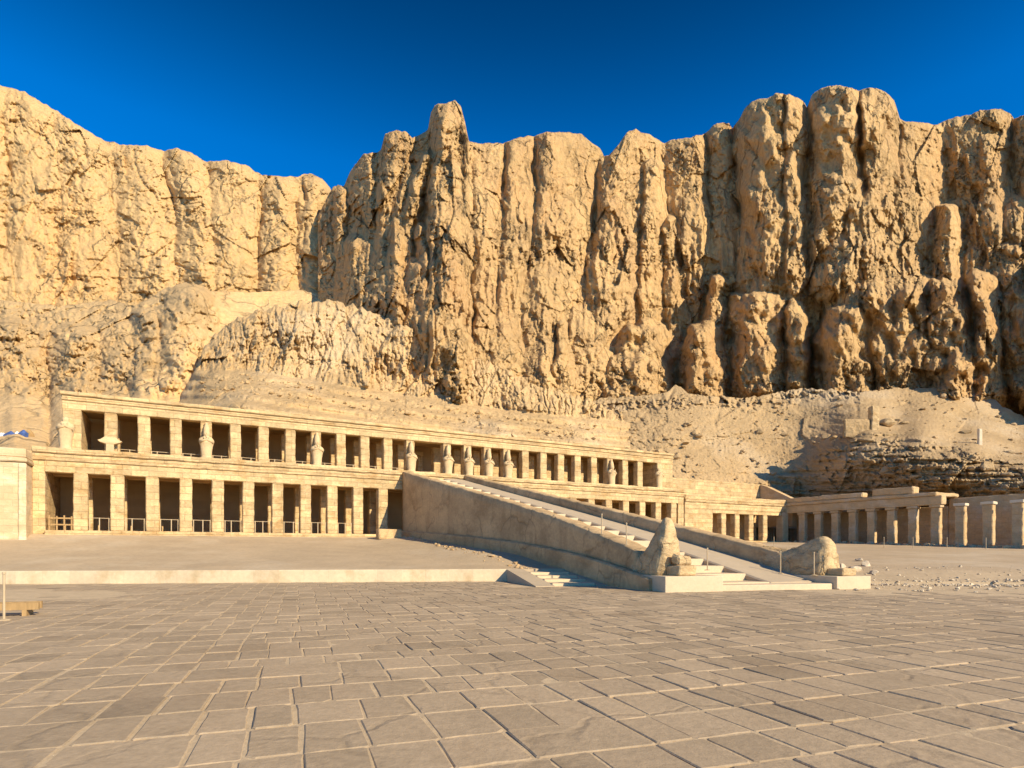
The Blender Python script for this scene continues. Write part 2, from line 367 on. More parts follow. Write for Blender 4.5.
# paving: coursed slabs laid about 20 degrees off the view axis, each worn, tilted and gapped
def paving():
    e1 = np.array([.942, .335]); e2 = np.array([-.335, .942])
    V_ = []; F_ = []; T_ = []
    r = np.random.default_rng(5)
    vpos = 1.6; row = 0
    basegrid = np.cumsum(r.uniform(.42, .64, 200)) - 48
    while vpos < 46:
        hgt = r.uniform(.64, .90)
        if vpos > 24: hgt *= 1.0
        keep = basegrid + r.normal(0, .03, len(basegrid))
        shift = r.choice([0, 0, .3, -.25]) if row % 3 else 0
        keep = keep + shift * sstep(-1.5, 1.5, keep)
        drop = r.random(len(keep)) < np.where(keep < 0, .04, .08)
        xs = keep[~drop]; xs.sort()
        for a, b in zip(xs[:-1], xs[1:]):
            if b - a < .28: continue
            cu = (a + b) / 2; cv = vpos + hgt / 2
            ctr = e1 * cu + e2 * cv
            X, Y = ctr
            if Y < 2.2 or abs(X) > Y * .95 + 3: continue
            if Y > yr(X) - .45 - (0 if X < 12 else .6): continue
            if X > 12 and r.random() < sstep(20, 27, Y + .2 * (X - 12)) * .95: continue
            ul = (X + 30.6) * .8755 + (Y - 42.9) * .4836; yl = -.4836 * (X + 30.6) + .8755 * (Y - 42.9)
            if 23.3 < ul < 34 and yl > -33.2 - .247 * (ul - 23.58): continue
            if -.3 < X < 6.2 and Y > 27.6 - .0 * X: continue
            g = r.uniform(.003, .013) if r.random() < .75 else r.uniform(.012, .022); gv = r.uniform(.004, .011)
            p = np.array([[a + g, vpos + gv], [b - g, vpos + gv], [b - g, vpos + hgt - gv], [a + g, vpos + hgt - gv]])
            p += r.normal(0, .012, p.shape)
            c2 = p.mean(0)
            near = Y < 17
            if near:        # worn outline with chipped corners and nicks
                ol = []
                cut = r.uniform(.01, .035, 4) * (1 + 2.2 * (r.random(4) < .12))
                for k in range(4):
                    A, B, Z = p[k], p[(k + 1) % 4], p[k - 1]
                    ol.append(A + (Z - A) / np.linalg.norm(Z - A) * cut[k]); ol.append(A + (B - A) / np.linalg.norm(B - A) * cut[k])
                    L0 = np.linalg.norm(B - A)
                    for f_ in (.25, .5, .75):
                        ol.append(A + (B - A) * f_ + (c2 - A) / np.linalg.norm(c2 - A) * (abs(r.normal(0, .005)) + (.02 if r.random() < .05 else 0)))
                p = np.array(ol)
            n_ = len(p)
            q = c2 + (p - c2) * (1 - .014 / np.maximum(np.abs(p - c2).max(0), .1))
            z0 = r.normal(.0, .0028); tl = r.normal(0, .004, 2)
            def z(pp): return z0 + (pp[:, 0] - c2[0]) * tl[0] + (pp[:, 1] - c2[1]) * tl[1]
            base = len(V_)
            for ring, dz in ((p, None), (p, -.009), (q, 0.0)):
                w = ring[:, :1] * e1 + ring[:, 1:] * e2
                zz = np.full(n_, -.06) if dz is None else z(ring) + dz
                for k in range(n_): V_.append((w[k, 0], w[k, 1], zz[k]))
            t = 1 + r.normal(0, .06)
            if r.random() < .05: t *= .86
            T_ += [t] * (3 * n_)
            for k in range(n_):
                k2 = (k + 1) % n_
                F_.append((base + k, base + k2, base + n_ + k2, base + n_ + k)); F_.append((base + n_ + k, base + n_ + k2, base + 2 * n_ + k2, base + 2 * n_ + k))
            F_.append(tuple(base + 2 * n_ + k for k in range(n_)))
        vpos += hgt; row += 1
    o = mesh_obj('pavement', V_, F_, M['slab'])
    at = o.data.attributes.new('tone', 'FLOAT', 'POINT'); at.data.foreach_set('value', np.array(T_, np.float32))
    tag(o, kind='structure')
paving()

# ------------------------------------------------------------------ cliffs and hills
def rbf(pts):
    P = np.array(pts, float); xy = P[:, :2] / 100; n = len(P)
    def k(r2): return np.where(r2 > 0, .5 * r2 * np.log(np.maximum(r2, 1e-12)), 0)
    A = np.zeros((n + 3, n + 3)); d2 = ((xy[:, None] - xy[None]) ** 2).sum(-1)
    A[:n, :n] = k(d2) + np.eye(n) * 1e-4; A[:n, n] = 1; A[:n, n + 1:] = xy; A[n, :n] = 1; A[n + 1:, :n] = xy.T
    w = np.linalg.solve(A, np.concatenate([P[:, 2], np.zeros(3)]))
    def f(x, y):
        x = np.asarray(x) / 100; y = np.asarray(y) / 100
        s = w[n] + w[n + 1] * x + w[n + 2] * y
        for i in range(n): s = s + w[i] * k((x - xy[i, 0]) ** 2 + (y - xy[i, 1]) ** 2)
        return s
    return f

def rib(x, y, path, p, cap=0.0, sharp=1.6):
    ys = [q[1] for q in path]
    c = np.interp(y, ys, [q[0] for q in path]); wl_ = np.interp(y, ys, [q[2] for q in path]); wr_ = np.interp(y, ys, [q[-1] for q in path])
    w = np.where(x < c, wl_, wr_)                    # path points: (x, y, half width) or (x, y, left width, right width)
    s = np.abs((x - c) / (w * 1.12)) ** sharp
    if cap > 0:
        t = np.clip((ys[0] + cap - y) / cap, 0, None) ** 2
    else:
        t = 0
    return p * np.clip(1 - s - t, 0, None) ** .72

def seg_dist(x, y, pts):
    d = np.full(x.shape, 1e9)
    for (x0, y0), (x1, y1) in zip(pts[:-1], pts[1:]):
        dx, dy = x1 - x0, y1 - y0; L2 = dx * dx + dy * dy
        t = np.clip(((x - x0) * dx + (y - y0) * dy) / L2, 0, 1)
        d = np.minimum(d, np.hypot(x - x0 - t * dx, y - y0 - t * dy))
    return d

def rock_face(name, m, x0, x1, step, top, bot, base, ribs=(), grooves=(), low=(), nz=None, plateau=60, rag=1.2, seed=0, rnd=0.0, warp=6.0, tone=None):
    """a rock face: depth of the rock along each direction from the survey point, with buttresses, clefts and crags"""
    px = np.arange(x0, x1 + step, step)
    yt = interp(px, top) + rag * (fbm(px / 9, px * 0 + seed, seed, 3)) * 1.6
    yb = interp(px, bot)
    rows = int(max(yb - yt) / step) + 2
    t = np.linspace(0, 1, rows)[:, None]
    Y = yt[None] + (yb - yt)[None] * t; X = np.broadcast_to(px[None], Y.shape).copy()
    wx = X + warp * fbm(X / 30, Y / 40, seed + 40, 3) + 1.6 * fbm(X / 7, Y / 9, seed + 41, 2)
    wy = Y + warp * fbm(X / 34, Y / 34, seed + 44, 3)
    D = base(X, Y)
    rel = np.zeros_like(D)
    for rb in ribs:
        rel = np.maximum(rel, rib(wx, wy, *rb))
    if low:
        rel = rel * (1 - .55 * sstep(285, 335, Y) * sstep(570, 640, X))
        vx = wx + 4.5 * fbm(X / 16, Y / 22, seed + 60, 3); vy = wy + 6 * fbm(X / 18, Y / 18, seed + 61, 3)
        for rb in low: rel = np.maximum(rel, rib(vx, vy, rb[0], rb[1], rb[2], 2.2))
    if low: rel = rel * (1 - .5 * sstep(392, 420, Y) * sstep(590, 620, X))
    rel = rel * (1 + .30 * fbm(X / 28, Y / 36, seed + 62, 3))
    for pts, w, dpt in grooves:
        rel = rel - .32 * dpt * np.clip(.55 + 1.4 * fbm(X / 22, Y / 26, seed + 70, 2), 0, 1.3) * np.exp(-(seg_dist(wx, wy, pts) / (.8 * w)) ** 2)
    if nz is not None: rel = rel + nz(X, Y, wx, wy)
    if rnd: rel = rel - rnd * np.exp(-(Y - yt[None]) / 5.0)
    D = D - rel
    P = np.stack([(X - 512) / F * D, D, EYE + (HOR - Y) / F * D], -1)
    # the top runs back as real ground, the foot goes down to the court level
    back = []
    for i, dy in enumerate((3, 10, 28, plateau)):
        q = P[0].copy(); sc = (q[:, 1] + dy) / q[:, 1]
        q[:, 0] *= sc; q[:, 1] += dy; q[:, 2] += -.02 * dy + .5 * fbm(px / 14, px * 0 + i * 3.1, seed + 9, 3); back.insert(0, q)
    foot = P[-1].copy(); foot[:, 2] = -1.0
    P = np.concatenate([np.stack(back), P, foot[None]], 0)
    if tone is not None:
        T = np.concatenate([np.ones((4, X.shape[1])), tone(X, Y), np.ones((1, X.shape[1]))], 0)
    return grid_obj(name, P, m, smooth=True, attr=T if tone is not None else None)

def beds(X, Y, h, seed):
    """limestone beds: each layer stands out by its own amount, the joints wander"""
    t = (Y + 5 * fbm(X / 70, Y / 50, seed, 3)) / h
    k = np.floor(t).astype(int); fr = t - k
    a = _perm[(k + seed * 37) & 4095] / 4096 - .5; b = _perm[(k + 1 + seed * 37) & 4095] / 4096 - .5
    return a + (b - a) * sstep(.82, 1.0, fr)

def crag(a1, a2, a3, a4, seed, sx=1.0, sy=1.0, k=1.0):
    """broken limestone: big tilted faces, upright flutes with sharp arrises, beds, small angular blocks"""
    def f(X, Y, wx, wy):
        qx = X + 1.6 * fbm(X / 26, Y / 30, seed + 20, 2); qy = Y + 2.0 * fbm(X / 28, Y / 26, seed + 21, 2)
        n = a1 * (.9 * facet((qx + .22 * qy) / (30 * sx), qy / (62 * sy), seed, 1.1) + .7 * fbm(wx / (44 * sx), wy / (70 * sy), seed + 11, 2))
        n = n + a2 * (.45 - np.abs(pn(wx / (10 * sx), wy / (46 * sy), seed + 1)) * 2) * np.clip(.5 + 1.6 * fbm(X / 50, Y / 44, seed + 12, 2), 0, 1.3)
        n = n + a2 * .8 * facet((qx - .25 * qy) / (13 * sx), (qy + .1 * qx) / (22 * sy), seed + 4, 1.1)
        n = n + a3 * (facet((qx + .3 * qy) / (5.5 * sx), (qy - .2 * qx) / (8 * sy), seed + 5, 1.0) + .9 * beds(X, wy, 7.5, seed + 6))
        n = n + a4 * (1.3 * facet(X / 2.8, Y / 3.6, seed + 7, 1.0) + 1.2 * fbm(X / 6, Y / 8, seed + 3, 4, .6))
        mod = np.clip(.8 + .9 * fbm(X / 45, Y / 45, seed + 8, 2), .3, 1.6)
        return n * mod * k
    return f

# --- far cliff (left)
skyA = [(-160, 60), (-60, 70), (0, 85), (25, 92), (50, 107), (75, 123), (105, 141), (125, 145), (142, 145), (165, 151), (175, 148), (190, 152),
        (207, 162), (225, 160), (245, 165), (262, 175), (280, 176), (297, 177), (302, 174.5), (310, 173.5), (322, 178), (330, 188), (336, 200), (372, 260)]
baseA = rbf([(-160, 80, 150), (-160, 330, 128), (0, 90, 158), (0, 330, 136), (150, 150, 163), (150, 330, 142), (300, 180, 168), (300, 330, 150),
             (370, 200, 176), (370, 330, 160)])
ribsA = [([(314, 172, 17), (314, 230, 17), (316, 300, 20)], 7, 14), ([(282, 174, 20), (280, 230, 19), (280, 290, 22)], 5),
         ([(232, 158, 28), (228, 230, 26), (225, 290, 28)], 5), ([(178, 148, 16), (195, 200, 20), (200, 260, 24)], 6),
         ([(135, 144, 22), (140, 200, 28), (150, 270, 34)], 5), ([(80, 118, 36), (85, 180, 34), (80, 300, 40)], 5),
         ([(30, 92, 30), (35, 180, 32), (30, 300, 40)], 5), ([(-20, 80, 30), (-20, 300, 36)], 5)]
grA = [([(301, 176), (306, 215), (303, 250), (306, 275)], 2.2, 5), ([(266, 178), (267, 205), (268, 232)], 1.3, 3),
       ([(166, 152), (176, 180), (186, 205), (190, 215)], 4, 4), ([(206, 164), (206, 200), (204, 225)], 1.5, 3),
       ([(110, 162), (112, 200), (114, 235)], 1.6, 3), ([(4, 122), (8, 150), (8, 185)], 2, 3), ([(130, 150), (140, 175), (158, 200), (172, 228)], 3, 3),
       ([(210, 262), (240, 275), (280, 270), (320, 290)], 2.5, 2.5), ([(224, 235), (226, 290)], 1.5, 3), ([(120, 255), (170, 262), (222, 278)], 2, 2)]
tag(rock_face('far_cliff', M['cliff_far'], -160, 366, 1.0, skyA, [(-160, 345), (366, 330)], baseA, ribsA, grA, nz=crag(1.9, .8, .5, .3, 21, 1.3, .8), rnd=3, seed=2), kind='structure')

# --- main cliff
skyB = [(318, 215), (326, 200), (333, 187), (338, 184), (344, 187), (350, 172), (355, 164), (364, 154), (378, 152), (381, 150), (385, 134), (396, 130),
        (405, 131), (412, 138), (421, 134), (428, 130), (431, 112), (435, 105), (446, 102.5), (455, 101), (461, 106), (465, 122), (469, 142), (476, 143),
        (506, 143), (511, 140), (518, 138), (528, 136), (535, 136), (545, 132), (566, 132), (582, 134.5), (592, 143), (600, 148), (604, 156), (610, 154), (614, 150), (620, 142),
        (629, 131), (636, 129), (642, 133), (650, 134), (660, 141), (665, 143), (672, 140), (682, 138.5), (702, 135), (708, 130), (717, 123), (729, 123), (732.5, 129), (738, 121),
        (744, 109), (752, 101.5), (762, 98), (768, 99), (776, 93), (790, 94.5), (800, 99), (804.5, 102), (807, 107), (812, 95), (820, 89), (829, 86), (840, 85), (854, 89), (858, 90), (871, 87.5),
        (885, 91), (894, 100), (900, 119), (907, 121.5), (928, 123), (938, 125), (948, 119), (956, 117), (973, 114), (980, 110), (1002, 109), (1011, 114), (1014, 119), (1024, 115),
        (1060, 100), (1110, 120), (1150, 130)]
baseB = rbf([(318, 190, 142), (318, 330, 122), (400, 150, 134), (400, 320, 103), (400, 420, 98), (500, 150, 132), (500, 330, 108), (500, 390, 99), (500, 430, 96), (600, 150, 134), (600, 330, 114), (600, 430, 98),
             (720, 130, 138), (720, 300, 126), (720, 420, 112), (850, 100, 134), (850, 270, 124), (850, 420, 112), (950, 130, 138), (950, 260, 130), (950, 420, 112),
             (1060, 110, 138), (1060, 260, 128), (1060, 430, 112), (1150, 120, 138), (1150, 430, 112)])
_rB = [   # upper buttresses, relief in metres
    ([(341, 186, 6), (341, 235, 6), (345, 300, 10)], 4, 8), ([(370, 152, 18, 9), (370, 215, 18, 9), (366, 300, 18, 14)], 5), ([(356, 232, 12), (354, 270, 14), (358, 330, 18)], 8, 14),
    ([(391, 130, 9, 20), (388, 180, 9, 20), (380, 250, 12, 22), (378, 320, 16, 26)], 7), ([(443, 101, 13, 24), (443, 140, 13, 26), (442, 185, 14, 28), (440, 230, 16, 30)], 11),
    ([(428, 150, 5, 9), (418, 175, 7, 12), (404, 215, 9, 16), (388, 270, 14, 20)], 9, 8), ([(407, 160, 6, 9), (400, 200, 7, 12), (390, 260, 12, 16)], 7.5, 8),
    ([(438, 160, 7), (436, 190, 8), (432, 240, 10)], 11, 8), ([(398, 213, 5, 8), (396, 240, 7, 11), (394, 280, 14)], 11, 8), ([(420, 224, 5), (422, 250, 8), (424, 270, 10)], 9.5, 6),
    ([(450, 200, 14, 22), (446, 280, 17, 26), (450, 350, 26)], 11, 20), ([(476, 143, 7, 32), (478, 230, 9, 28), (480, 300, 11, 26), (482, 350, 20)], 8.5), ([(468, 150, 9), (464, 230, 10), (460, 300, 12)], 7),
    ([(511, 137, 6, 26), (512, 200, 8, 30), (508, 280, 14, 34), (504, 350, 26)], 8.8), ([(546, 131, 11, 54), (546, 180, 11, 52), (544, 240, 14, 46), (538, 300, 18, 46), (540, 370, 24, 40)], 11.5),
    ([(622, 130, 18, 42), (618, 180, 20, 46), (610, 240, 20, 54), (606, 300, 20, 60), (606, 350, 24, 60)], 11.5), ([(646, 150, 4, 18), (646, 200, 5, 22), (642, 280, 6, 26)], 11.8, 20), ([(695, 138, 30, 10), (696, 200, 30, 11), (700, 250, 28, 10), (698, 330, 26, 10)], 7),
    ([(668, 213, 6, 11), (668, 260, 8, 16), (672, 310, 13)], 9.5, 8), ([(722, 123, 14, 11), (724, 200, 18, 14), (724, 300, 20)], 4.5),
    ([(766, 93, 26, 44), (766, 130, 29, 46), (768, 190, 30, 46), (768, 250, 30, 46), (770, 330, 36, 46)], 15), ([(786, 93, 6, 24), (787, 160, 6, 24), (788, 240, 7, 24), (790, 320, 9, 24)], 15, 0),
    ([(838, 85, 30, 26), (838, 130, 31, 26), (838, 176, 30, 26)], 16, 0, 2.4), ([(866, 87, 9, 36), (866, 140, 9, 36), (868, 200, 10, 38)], 14.5, 0, 2.6),
    ([(836, 172, 26, 66), (834, 230, 28, 74), (832, 300, 32, 80)], 15.5, 10), ([(872, 200, 30), (872, 250, 34), (872, 300, 38)], 15.5, 24), ([(906, 121, 12, 38), (902, 200, 14, 40), (900, 270, 16, 44)], 8),
    ([(985, 109, 44, 24), (990, 160, 44, 24), (994, 210, 44, 24)], 7), ([(990, 128, 24, 18), (992, 165, 22, 18), (996, 200, 24)], 9.5, 15), ([(1040, 110, 28), (1046, 200, 34)], 10),
    ([(945, 203, 9, 11), (950, 236, 18, 14), (950, 285, 20, 14)], 13, 4), ([(1015, 188, 70, 60), (1030, 230, 80, 70), (1040, 300, 80)], 9, 16), ([(1018, 238, 50, 40), (1010, 262, 60, 50), (1010, 300, 60)], 12, 14),
]
ribsB = [(r[0], r[1] * (.84 if 600 < r[0][0][0] < 900 else .62 if 470 < r[0][0][0] < 600 else .95)) + tuple(r[2:]) for r in _rB]
_rL = [  # rounded masses standing along the foot
    ([(414, 256, 14, 16), (416, 290, 24), (418, 350, 36)], 15, 16), ([(388, 246, 8), (384, 280, 14), (380, 330, 22)], 12, 10), ([(540, 270, 9, 12), (543, 310, 11, 14), (546, 360, 14)], 14.5, 7), ([(560, 317, 6, 9), (562, 350, 9, 14), (564, 392, 16)], 16.5, 8),
    ([(580, 300, 14, 20), (586, 340, 20, 26), (586, 395, 26)], 13.5, 22), ([(600, 290, 7, 13), (604, 320, 14), (606, 350, 20)], 14, 10),
    ([(646, 317, 16, 18), (640, 345, 28, 30), (636, 405, 40)], 20, 18), ([(716, 273, 6, 9), (717, 300, 9, 11), (714, 325, 14)], 13, 6), ([(704, 317, 15, 22), (702, 350, 20, 27), (704, 405, 26)], 21, 14),
    ([(757, 288, 26, 32), (757, 330, 30, 40), (757, 405, 34, 42)], 20, 20), ([(794, 299, 11, 13), (796, 345, 13, 15), (798, 405, 16)], 20, 10),
    ([(842, 297, 18, 28), (840, 340, 26, 34), (842, 405, 28, 38)], 24, 18), ([(890, 268, 62, 60), (880, 300, 62, 66), (876, 405, 60, 66)], 19, 28), ([(908, 278, 18, 28), (906, 320, 24, 36), (910, 405, 34, 40)], 22, 16),
    ([(944, 276, 14, 24), (946, 320, 28, 44), (952, 405, 40, 46)], 25, 14), ([(976, 268, 9, 16), (982, 300, 12, 22), (988, 360, 22)], 25, 12), ([(1010, 286, 20, 30), (1016, 330, 36, 44), (1030, 405, 50)], 19, 14),
    ([(1100, 225, 36), (1096, 300, 42), (1092, 420, 46)], 30, 24),  # unseen spur beyond the right edge, added to cast shade on the slope
]
ribsLow = [(r[0], r[1] * (.62 if 450 < r[0][0][0] < 605 else .55 if r[0][0][0] < 450 else .9)) + tuple(r[2:]) for r in _rL]
grB = [([(534, 136), (534, 165), (537, 190)], 2.4, 6), ([(606, 150), (600, 180), (592, 215), (592, 260)], 4, 8), ([(504, 146), (504, 185), (510, 205), (520, 225)], 2, 5),
       ([(477, 228), (473, 270), (466, 305), (463, 335)], 3, 6), ([(474, 300), (472, 335)], 2, 4), ([(806, 105), (807, 160), (804, 220), (806, 290)], 3, 8), ([(858, 92), (858, 130), (861, 165), (864, 190)], 2.5, 6),
       ([(662, 143), (664, 180), (668, 210)], 2.6, 6), ([(706, 135), (708, 170), (707, 240), (705, 300)], 2.4, 5), ([(733, 128), (734, 165), (728, 190), (740, 220), (752, 240)], 3, 7),
       ([(1011, 116), (1010, 150), (1009, 185)], 2.6, 6), ([(376, 155), (376, 200), (372, 240)], 2.4, 5), ([(526, 272), (526, 295), (530, 320)], 2.5, 5), ([(551, 320), (550, 345)], 2.2, 5),
       ([(783, 95), (785, 130), (788, 175)], 1.6, 3), ([(735, 300), (738, 340), (737, 390)], 2.5, 5), ([(783, 300), (783, 345)], 2, 5), ([(822, 300), (820, 340), (820, 385)], 2.2, 6),
       ([(868, 300), (870, 340), (872, 390)], 3, 6), ([(880, 270), (868, 285), (860, 300)], 2, 4), ([(640, 150), (642, 200), (641, 235)], 1.6, 3),
       ([(540, 225), (556, 240), (562, 262)], 2.2, 3), ([(700, 168), (690, 160), (680, 158)], 1.8, 2), ([(922, 200), (918, 225), (924, 255)], 2, 3), ([(930, 260), (930, 225)], 3, 5)]
_c1 = crag(2.6, 1.3, .8, .36, 51)
_bB = baseB
def baseB(X, Y):
    turn = np.interp(X, [318, 380, 450, 500, 640, 1024, 1150], [14, 7, 0, 0, 10, -2, -6])      # the wall swings back, then forward again
    return _bB(X, Y) + turn + 3 + 5 * sstep(560, 640, X) * sstep(230, 400, Y) + 4 * sstep(380, 420, Y)
def nzB(X, Y, wx, wy):
    n = _c1(X, Y, wx, wy) * (1 - .38 * sstep(455, 490, X) * (1 - sstep(585, 615, X)))
    # fluting on the middle heights, ledges towards the foot
    fl = sstep(180, 230, Y) * (1 - sstep(310, 350, Y))
    n = n + fl * 1.0 * (.45 - np.abs(pn(wx / 6.5, wy / 70, 77)) * 2)
    ft = sstep(345, 385, Y)
    n = n + ft * (.9 * facet(wx / 9, wy / 7, 78) + .7 * facet(X / 4, Y / 5, 79))
    # smooth domes of the big heads
    n = n * (1 - .35 * sstep(285, 310, Y) * (1 - sstep(375, 390, Y)) * sstep(610, 650, X))
    n = n * (1 - .55 * np.exp(-(((X - 752) / 22) ** 2 + ((Y - 150) / 55) ** 2)) - .35 * sstep(600, 660, X) * (1 - sstep(210, 290, Y)))
    return n * (1 - .45 * np.exp(-(((X - 566) / 36) ** 2 + ((Y - 165) / 40) ** 2)) - .4 * np.exp(-(((X - 850) / 44) ** 2 + ((Y - 130) / 45) ** 2)))
tag(rock_face('main_cliff', M['cliff'], 318, 1150, .8, skyB, [(318, 345), (360, 380), (400, 428), (1150, 432)], baseB, ribsB, grB, nz=nzB, low=ribsLow, rnd=2.5, seed=4, warp=5), kind='structure')

# --- rocks at the left foot
topC = [(-140, 300), (0, 300), (60, 306), (110, 300), (135, 306), (150, 298), (165, 288), (172, 287), (176, 284), (186, 283), (200, 285), (212, 291), (250, 292), (300, 290), (330, 296), (360, 300)]
baseC = rbf([(-140, 300, 118), (-140, 400, 92), (-140, 450, 62), (0, 300, 122), (0, 345, 108), (0, 395, 96), (0, 450, 66), (100, 300, 126), (100, 350, 106), (100, 395, 94), (100, 450, 66), (175, 290, 124), (190, 340, 108), (190, 395, 96), (200, 450, 72),
             (250, 296, 136), (230, 330, 118), (300, 292, 144), (360, 300, 146), (300, 340, 122), (300, 450, 84)])
ribsC = [([(186, 283, 12), (188, 292, 20), (190, 300, 24)], 9, 8), ([(180, 300, 30), (178, 340, 34), (176, 400, 40)], 10, 16), ([(75, 322, 24), (78, 345, 28), (80, 375, 26)], 7, 14),
         ([(118, 318, 20), (120, 340, 26), (122, 380, 30)], 6, 12), ([(20, 318, 30), (15, 360, 30), (10, 395, 34)], 6, 14), ([(-40, 318, 30), (-45, 395, 34)], 7, 14), ([(150, 305, 14), (148, 330, 18), (146, 380, 22)], 9, 10)]
grC = [([(158, 312), (160, 350), (160, 390)], 1.8, 4), ([(134, 325), (142, 345), (147, 352)], 3, 4), ([(196, 330), (198, 350)], 2, 3), ([(48, 350), (44, 345)], 3, 4), ([(78, 370), (76, 376)], 2.5, 4), ([(55, 352), (85, 356), (92, 345)], 1.6, 2.5)]
_c3 = crag(2.2, 1.1, .8, .4, 91, 1.2, .55)
def nzC(X, Y, wx, wy):
    fade = (1 - sstep(385, 402, Y)) * np.where(X > 205, 1 - .85 * sstep(205, 235, X), 1) * sstep(296, 314, Y + np.where(X > 160, 14, 0) - .0 * X)
    return _c3(X, Y, wx, wy) * (.18 + .82 * fade)
def toneC(X, Y):
    chute = sstep(205, 238, X + .9 * (Y - 300) + 8 * fbm(X / 20, Y / 12, 95, 3)) * sstep(286, 292, Y)
    low = sstep(392, 404, Y + 5 * fbm(X / 20, Y / 20, 96, 3)) * (1 - sstep(120, 160, X))
    return 1 + .24 * np.clip(chute + .8 * low, 0, 1)
tag(rock_face('lower_rocks', M['foot'], -140, 360, 1.0, topC, [(-140, 452), (360, 452)], baseC, ribsC, grC, nz=nzC, tone=toneC, plateau=18, seed=6), kind='structure')

# --- banded shelf behind the temple (left of centre)
topD = [(176, 402), (186, 388), (196, 366), (203, 350), (214, 335), (226, 325), (240, 318), (262, 310), (285, 305), (310, 302), (335, 301), (350, 304), (372, 312), (400, 323), (430, 338), (465, 352), (500, 367), (530, 380), (560, 391), (590, 401), (612, 410), (630, 416)]
baseD = rbf([(176, 395, 86), (190, 380, 86), (205, 360, 88), (196, 400, 76), (235, 325, 94), (235, 372, 84), (240, 392, 72), (240, 440, 58), (300, 305, 98), (300, 330, 90), (300, 376, 86), (300, 396, 75), (300, 450, 62),
             (345, 303, 104), (400, 335, 98), (400, 392, 90), (400, 410, 81), (400, 460, 68), (500, 366, 98), (500, 408, 93), (500, 424, 84), (500, 470, 75), (580, 398, 98), (580, 418, 95), (580, 434, 88), (580, 480, 80), (630, 420, 98), (630, 480, 85)])
_c4 = crag(3.0, 1.1, .8, .26, 121)
def nzD(X, Y, wx, wy):
    bl = np.interp(X, [180, 240, 300, 400, 500, 590, 640], [372, 372, 380, 396, 411, 420, 424])      # foot of the banded face
    face = sstep(0, 6, bl - Y)
    up = sstep(0, 30, bl - 45 - Y + np.interp(X, [200, 350, 600], [0, 0, 30]))
    n = face * (.8 * facet(wx / 11, wy / 30, 122) + .42 * facet(X / 3.2 + .8 * pn(X / 9, Y / 9, 126), Y / 15, 123) + .16 * facet(X / 2.6, Y / 4, 125) + .9 * beds(X, Y - bl, 9, 127) - .9 * np.exp(-(pn(wx / 6.5, wy / 40, 128) / .07) ** 2) * sstep(-.1, .2, pn(X / 30, Y / 25, 129))) * (1 - .3 * up)
    n = n + _c4(X, Y, wx, wy) * (.12 + .75 * face)
    # walkway cut with low ledges below the face
    led = (1 - face) * (.55 * np.sin((Y - bl) * .62 + 1.2 * fbm(X / 40, Y / 30, 124, 2)))
    return n + led
tag(rock_face('banded_shelf', M['band'], 176, 630, .8, topD, [(176, 455), (260, 455), (400, 470), (630, 486)], baseD, (), [([(213, 352), (208, 375), (196, 392)], 7, 7)], nz=nzD, plateau=10, seed=8, rag=4.0, rnd=2.0), kind='structure')

# --- right-hand scree hill and the shaded cut behind the side colonnade
def cutY(px):
    q = (px - 512) / F; t = (84.6 * q - 44.8) / (.484 + .875 * q)
    return 84.6 - .875 * t
topE = [(575, 412), (588, 404), (600, 398), (640, 396), (668, 392), (676, 384), (690, 394), (740, 398), (760, 396), (800, 388), (860, 392), (900, 388), (972, 388), (1000, 404), (1024, 418), (1080, 446), (1160, 470)]
_ptsE = [(575, 415, 100), (575, 470, 86), (640, 400, 104), (640, 430, 96), (640, 480, 86), (680, 388, 106), (700, 420, 98), (700, 450, 93), (700, 500, 85), (760, 398, 106), (760, 430, 99), (755, 462, 94), (760, 505, 88),
         (820, 390, 106), (830, 425, 96), (815, 447, 93), (900, 390, 105), (900, 420, 92), (960, 392, 104), (960, 430, 88), (1024, 420, 99), (1024, 450, 80), (1160, 472, 78)]
for px_, pb in ((800, 468), (830, 447), (870, 432), (920, 438), (970, 450), (1024, 464), (1080, 478)):
    yc = cutY(px_); _ptsE += [(px_, pb, yc + .20 * (510 - pb) / F * yc + 1.5), (px_, 510, yc)]
baseE = rbf(_ptsE)
_c5 = crag(1.6, .5, .35, .2, 151, 1.8, .5)
def nzE(X, Y, wx, wy):
    bd = np.interp(X, [575, 765, 800, 830, 870, 920, 970, 1024, 1160], [520, 480, 464, 445, 431, 437, 449, 463, 490])
    cut = sstep(-3, 6, Y - bd)
    n = cut * (1.1 * fbm(X / 90, (Y + 2 * pn(X / 40, Y / 30, 154)) / 4.2, 152, 3) + .7 * facet(wx / 9, wy / 4, 153))
    band = np.exp(-((Y - np.interp(X, [580, 640, 700, 760, 820], [408, 404, 402, 402, 392])) / 6.0) ** 2) * (X < 860)
    n = n + band * (1.3 * facet(wx / 9, wy / 7, 155) + .9 * facet(X / 4, Y / 4, 159))
    left = 1 - sstep(640, 700, X + (440 - Y) * .8)
    n = n + left * (.5 * facet(wx / 7, wy / 4, 156) + .3 * pn(wx / 14, wy / 8, 158))
    return n + _c5(X, Y, wx, wy) * (.32 + .5 * cut) + .12 * facet(X / 2.4, Y / 1.7, 157) + .35 * beds(X, Y + X * .03, 11, 160)
grE = [([(690, 432), (760, 428), (830, 430)], 2.0, 1.2), ([(640, 452), (700, 446), (770, 440)], 2.0, 1.2), ([(905, 405), (960, 412), (1020, 436)], 1.8, 1.2), ([(760, 404), (840, 402), (930, 404)], 1.8, 1.3), ([(720, 402), (712, 425), (722, 460)], 3, 1.2), ([(850, 392), (858, 410), (852, 425)], 3, 1.5), ([(676, 386), (668, 398), (650, 412), (632, 424), (615, 432), (600, 440)], 3, 2.5)]
